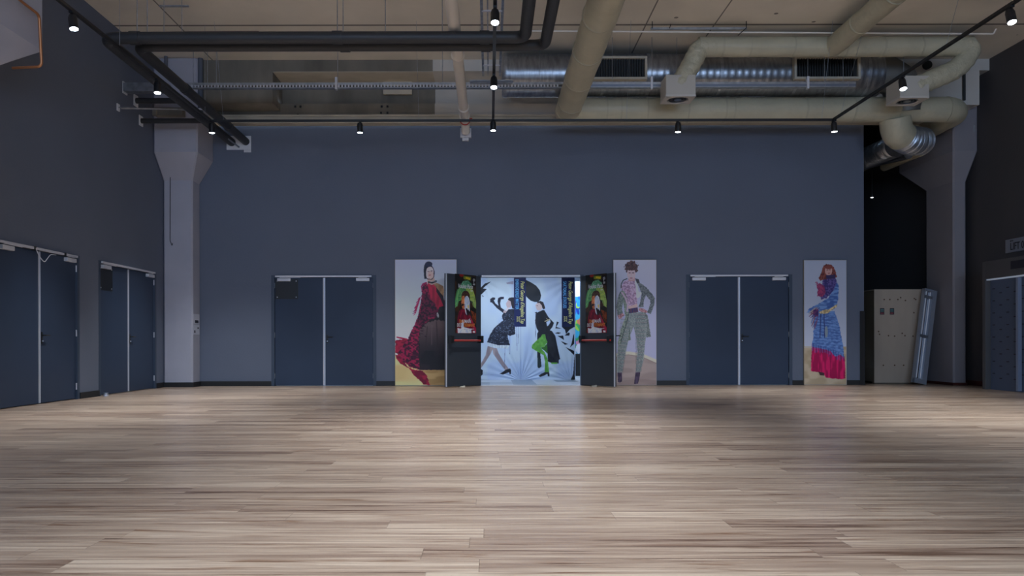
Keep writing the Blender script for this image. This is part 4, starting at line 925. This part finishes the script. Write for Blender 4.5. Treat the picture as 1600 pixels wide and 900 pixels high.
# downpipes on the edge beam, upper left
for (x, a, b, lab, tw) in ((260, 82, 118, 'dark blue vertical pipe in front of the left column head', .94), (314, 88, 178, 'dark grey vertical pipe on the beam right of the left column head', .948)):
    th = thing('vertical_pipe', lab, 'pipe', tuple(P(x, b, tw)))
    link('pipe_run', T([P(x, b, tw), P(x, a-(0 if x > 300 else 0), tw), Vector((X(x,tw), tw*D, LH-.05))], .055 if x > 300 else .035, 14), mat('blue_grey_pipe', (.10,.115,.15), .5), th, True)
    link('pipe_collar', T([P(x, b-6, tw), P(x, b-8.5, tw)], .065 if x > 300 else .042, 14), M['alu2'], th, True)
# rods and one more white conduit, upper right
th = thing('conduit', 'thin dark conduit down the pale panel beside the right column head', 'conduit', tuple(P(1507,110,.951)))
link('pipe_run', T([P(1507,93,.951), P(1507,158,.951)], .03, 10), M['grille'], th, True)
tag(link('smoke_detector', T([P(1448,104,.9525)+Vector((0,0,0)), P(1448,104,.9525)+Vector((0,-.08,0))], .085, 18), M['grille'], None, True), 'round dark sensor on the pale panel behind the right track', 'sensor')
tag(link('pipe_stub', T([P(1521,198,.978), P(1521,209,.978)], .055, 16), M['steel'], None, True), 'short silver pipe stub under the duct bend at the right column', 'pipe')
# copper pipe round the near column head
pc = [P(30,-3,.578), P(37,3,.584), P(62,22,.605), P(66,103,.608), P(20,105,.608)]
tag(link('copper_pipe', T(rounded(pc, .07), .018, 12), M['copper'], None, True), 'copper pipe bent around the white column head, top left corner', 'pipe')

# ---------------------------------------------------------------- small things by the left column and doors
xc = -452*U+.004
th = thing('notice_sheet', 'upper white notice with a dark picture on the left column', 'notice', (xc, .987*D, Z(500,.985)))
link('sheet', boxes([(xc, xc+.004, .977*D, .996*D, Z(505.5,.985), Z(490,.985))]), M['paper'], th); link('picture', boxes([(xc+.004, xc+.006, .981*D, .992*D, Z(504,.985), Z(499.5,.985))]), M['ink'], th)
th = thing('notice_sheet', 'lower white notice with small pictures on the left column', 'notice', (xc, .987*D, Z(515,.985)))
link('sheet', boxes([(xc, xc+.004, .977*D, .996*D, Z(522,.985), Z(506.5,.985))]), M['paper'], th)
link('picture', boxes([(xc+.004, xc+.006, .989*D, .993*D, Z(513,.985), Z(510.5,.985))]), M['ink'], th); link('picture', boxes([(xc+.004, xc+.006, .978*D, .982*D, Z(519.5,.985), Z(515.5,.985))]), M['ink'], th)
tag(link('dangling_cable', T(rounded([P(266.5,276,.97), P(266,375,.97), P(269,383,.97), P(270,379,.97)], .02), .007, 8), M['grille'], None, True), 'thin dark cord hanging down the left edge of the left column', 'cord')
dsx, dsy = XL+.12, L2[0]+.02
th = thing('door_stop', 'small round metal door stop on the floor by the left wall', 'door stop', (dsx, dsy, 0))
link('stop_body', T([(dsx, dsy, 0), (dsx, dsy, .055)], .045, 20), M['alu'], th, True); link('rubber_ring', T([(dsx, dsy, .038), (dsx, dsy, .052)], .052, 20), M['plate'], th, True)

# ---------------------------------------------------------------- right side: crate, luminaire, panel, lift
cx0, cx1, cy0, cy1, cz = 613*U, 688*U, 1.02*D, 1.075*D, Z(454.5,1.02)
th = thing('wooden_crate', 'tall plywood crate with two small stickers standing beside the right column', 'crate', ((cx0+cx1)/2, (cy0+cy1)/2, 0))
link('crate_body', boxes([(cx0+.02, cx1, cy0+.012, cy1, .05, cz-.01)], bev=.003), M['ply_side'], th)
link('front_panel', boxes([(cx0, cx1, cy0-.006, cy0+.012, .03, cz)], bev=.002), M['ply'], th)
link('lid', boxes([(cx0-.005, cx1+.005, cy0-.01, cy1+.01, cz, cz+.018)]), M['ply'], th)
link('skid', boxes([(cx0+.02, cx1-.02, cy0+.03, cy0+.13, 0, .05), (cx0+.02, cx1-.02, cy1-.13, cy1-.03, 0, .05)]), M['ply_side'], th)
bm = bmesh.new()
for (a, b) in ((.19,.10),(.31,.10),(.48,.10),(.54,.08),(.64,.11),(.83,.09),(.09,.47),(.28,.485),(.41,.49),(.57,.46),(.63,.485),(.80,.49),(.17,.80),(.41,.80),(.60,.80),(.07,.44),(.82,.24),(.86,.10)):
    x = cx0+(cx1-cx0)*(a+.02); z = cz*(1-b); tube(bm, [(x, cy0-.0065, z), (x, cy0-.0085, z)], .017, 10)
link('nail_heads', bm, mat('rust_stain', (.10,.06,.035), .8), th)
for a in (.12, .33):
    x = cx0+(cx1-cx0)*a; z = cz*(1-.26); s_ = link('sticker', boxes([(x, x+.095, cy0-.0085, cy0-.0062, z, z+.14)]), M['ink'], th)
    link('sticker_print', boxes([(x+.012, x+.083, cy0-.0095, cy0-.0086, z+.095, z+.12), (x+.012, x+.083, cy0-.0095, cy0-.0086, z+.065, z+.085)]), mat('sticker_teal', (.10,.22,.22), .5), s_)
    link('sticker_print', boxes([(x+.012, x+.083, cy0-.0095, cy0-.0086, z+.012, z+.045)]), mat('sticker_red', (.22,.05,.06), .5), s_)
# fluorescent luminaire leaning
base_p = P(1431, 604, 1.002); top_p = P(1449, 455, 1.014); Ln = (top_p-base_p).length
zax = (top_p-base_p).normalized(); xax = (Vector((1,.25,0)) - zax*Vector((1,.25,0)).dot(zax)).normalized(); yax = zax.cross(xax)
mtL = Matrix.Translation((base_p.x, base_p.y-.05, .0)) @ Matrix((xax, yax, zax)).transposed().to_4x4()
th = thing('fluorescent_luminaire', 'long fluorescent light fitting leaning upright against the plywood crate', 'light fitting', (base_p.x, base_p.y-.05, 0))
def LB(name, lst, m, par=th, bev=0): return mk(name, boxes(lst, bev=bev), m, par, mtL)
hw = .115; e0 = .04; M['lum'] = mat('grey_luminaire_steel', (.30,.33,.39), .45, .3)
LB('housing', [(-hw, hw+.10, .03, .06, e0, Ln), (-hw, -hw+.012, -.03, .03, e0, Ln), (hw-.012, hw+.0, -.03, .03, e0, Ln), (-hw, hw, -.03, .03, e0, e0+.10), (-hw, hw, -.03, .03, Ln-.04, Ln)], M['lum'])
LB('side_channel', [(hw+.01, hw+.10, -.02, .03, e0, Ln)], M['lum'])
LB('reflector', [(-hw+.015, hw-.015, .015, .028, e0+.1, Ln-.05)], M['mirror'])
LB('cross_brace', [(-hw+.01, hw-.01, -.032, .01, Ln*.49, Ln*.52), (-hw+.01, hw-.01, -.032, .01, Ln*.90, Ln*.93)], M['steel'])
for sx in (-.05, .05): mk('tube_lamp', T([(sx, -.005, e0+.11), (sx, -.005, Ln-.06)], .014, 12), M['tube'], th, mtL, True)
# black board at the wall end
tag(link('black_board', boxes([(X(1343), X(1350)+.005, D-.035, D-.022, 0.0, Z(487)), ], bev=.002), M['black']), 'narrow black board standing at the right end of the back wall', 'board')
# dark door in the alcove
d6 = structE('door_6', (640*U, YF-.05, 0)); ta = YF/D
link('door_panel', boxes([(600*U, 735*U-.2, YF-.06, YF-.01, 0, 2.55)]), M['base'], d6)
link('lintel', boxes([(600*U, 715*U, YF-.10, YF-.01, 2.56, 2.72)]), mat('dim_lintel', (.12,.135,.17), .6), d6)
link('closer_box', boxes([(X(1392,ta), X(1412,ta), YF-.15, YF-.10, 2.46, 2.55)]), M['alu2'], d6)
tag(link('exit_box', boxes([(X(1396,ta), X(1411,ta), YF-.12, YF+.01, Z(423,ta), Z(416,ta))], bev=.01), M['base']), 'small dark box on the far wall of the dark recess', 'box')
th = thing('recess_downlight', 'tiny lit downlight high in the dark recess beside the right column', 'light', tuple(P(1363,309,1.15)))
pl = P(1363,309.5,1.15); link('lamp_body', T([pl+Vector((0,0,.06)), pl+Vector((0,0,.0))], .04, 14), M['track'], th, True); link('lens', T([pl+Vector((0,0,0)), pl+Vector((0,0,-.008))], .032, 14), mat('dim_lens', (1,1,1), .3, emit=(.9,.95,1), es=3), th, True)
link('support_rod', rods([(pl+Vector((0,0,.06)), Vector((pl.x, pl.y, LH-.1)))], .006), M['track'], th)
# lift portal
tl0 = 700/(1535-765); y1l = tl0*D; y0l = .80*D; xl = 700*U; zl = Z(411, tl0)
th = thing('lift_portal', 'dark lift entrance with quilted grey-blue lining on the right wall', 'lift', (xl, (y0l+y1l)/2, 0))
M['lift_f'] = mat('lift_frame_paint', (.085,.085,.09), .5); M['quilt'] = mat('quilted_lining', (.085,.115,.18), .55)
ft = .10
link('portal_frame', boxes([(xl, XR-.002, y1l-ft, y1l, .0, zl), (xl, XR-.002, y0l, y0l+ft, 0, zl), (xl, XR-.002, y0l+ft, y1l-ft, zl-.34, zl)], bev=.006), M['lift_f'], th)
link('lining', boxes([(xl+.10, XR-.006, y0l+ft, y1l-ft, 0, zl-.34)]), M['quilt'], th)
bm = bmesh.new(); k = 0
for iy, yy in enumerate(np.linspace(y0l+ft+.12, y1l-ft-.1, 8)):
    for iz in range(9):
        z = .22+iz*.235+(.09 if iy % 2 else 0)
        if z < zl-.42: box(bm, xl+.094, xl+.10, yy-.035, yy+.035, z, z+.018)
link('stitching', bm, M['ink'], th)
link('head_lamp', boxes([(xl+.02, xl+.08, y0l+ft, y1l-ft, zl-.372, zl-.345)]), mat('dim_lit_strip', (.8,.85,.9), .4, emit=(.55,.7,1), es=.09), th)
link('display_panel', boxes([(xl-.008, xl, y0l+.25, .859*D, zl-.22, zl-.07)]), M['ink'], th)
link('bright_jamb', boxes([(xl+.02, xl+.09, y0l+.86, y0l+.92, .02, zl-.38)]), mat('pale_jamb', (.22,.27,.38), .5, .1), th)  # light on the jamb edge, painted as a paler strip
th = thing('lift_sign', 'pale sign with dark lettering above the lift entrance on the right wall', 'sign', (XR, .9*D, Z(388,.9)))
zs0, zs1 = H+127*U, H+146*U
ys0, ys1 = .875*D, 745/(1573-765)*D
link('sign_plate', boxes([(XR-.025, XR-.003, ys0, ys1, zs0, zs1)], bev=.003), mat('sign_plate_grey', (.26,.28,.33), .5), th)
RS = Matrix(((0,0,-1,0),(-1,0,0,0),(0,1,0,0),(0,0,0,1)))
text('lettering', 'LIFT 0', .20, M['ink'], th, Vector((XR-.027, ys1-.15, (zs0+zs1)/2-.025)), RS, align='LEFT', squeeze=.8)
text('lettering', 'LIFT 0', .045, M['ink'], th, Vector((XR-.027, ys1-.15, (zs0+zs1)/2+.09)), RS, align='LEFT', squeeze=.8)
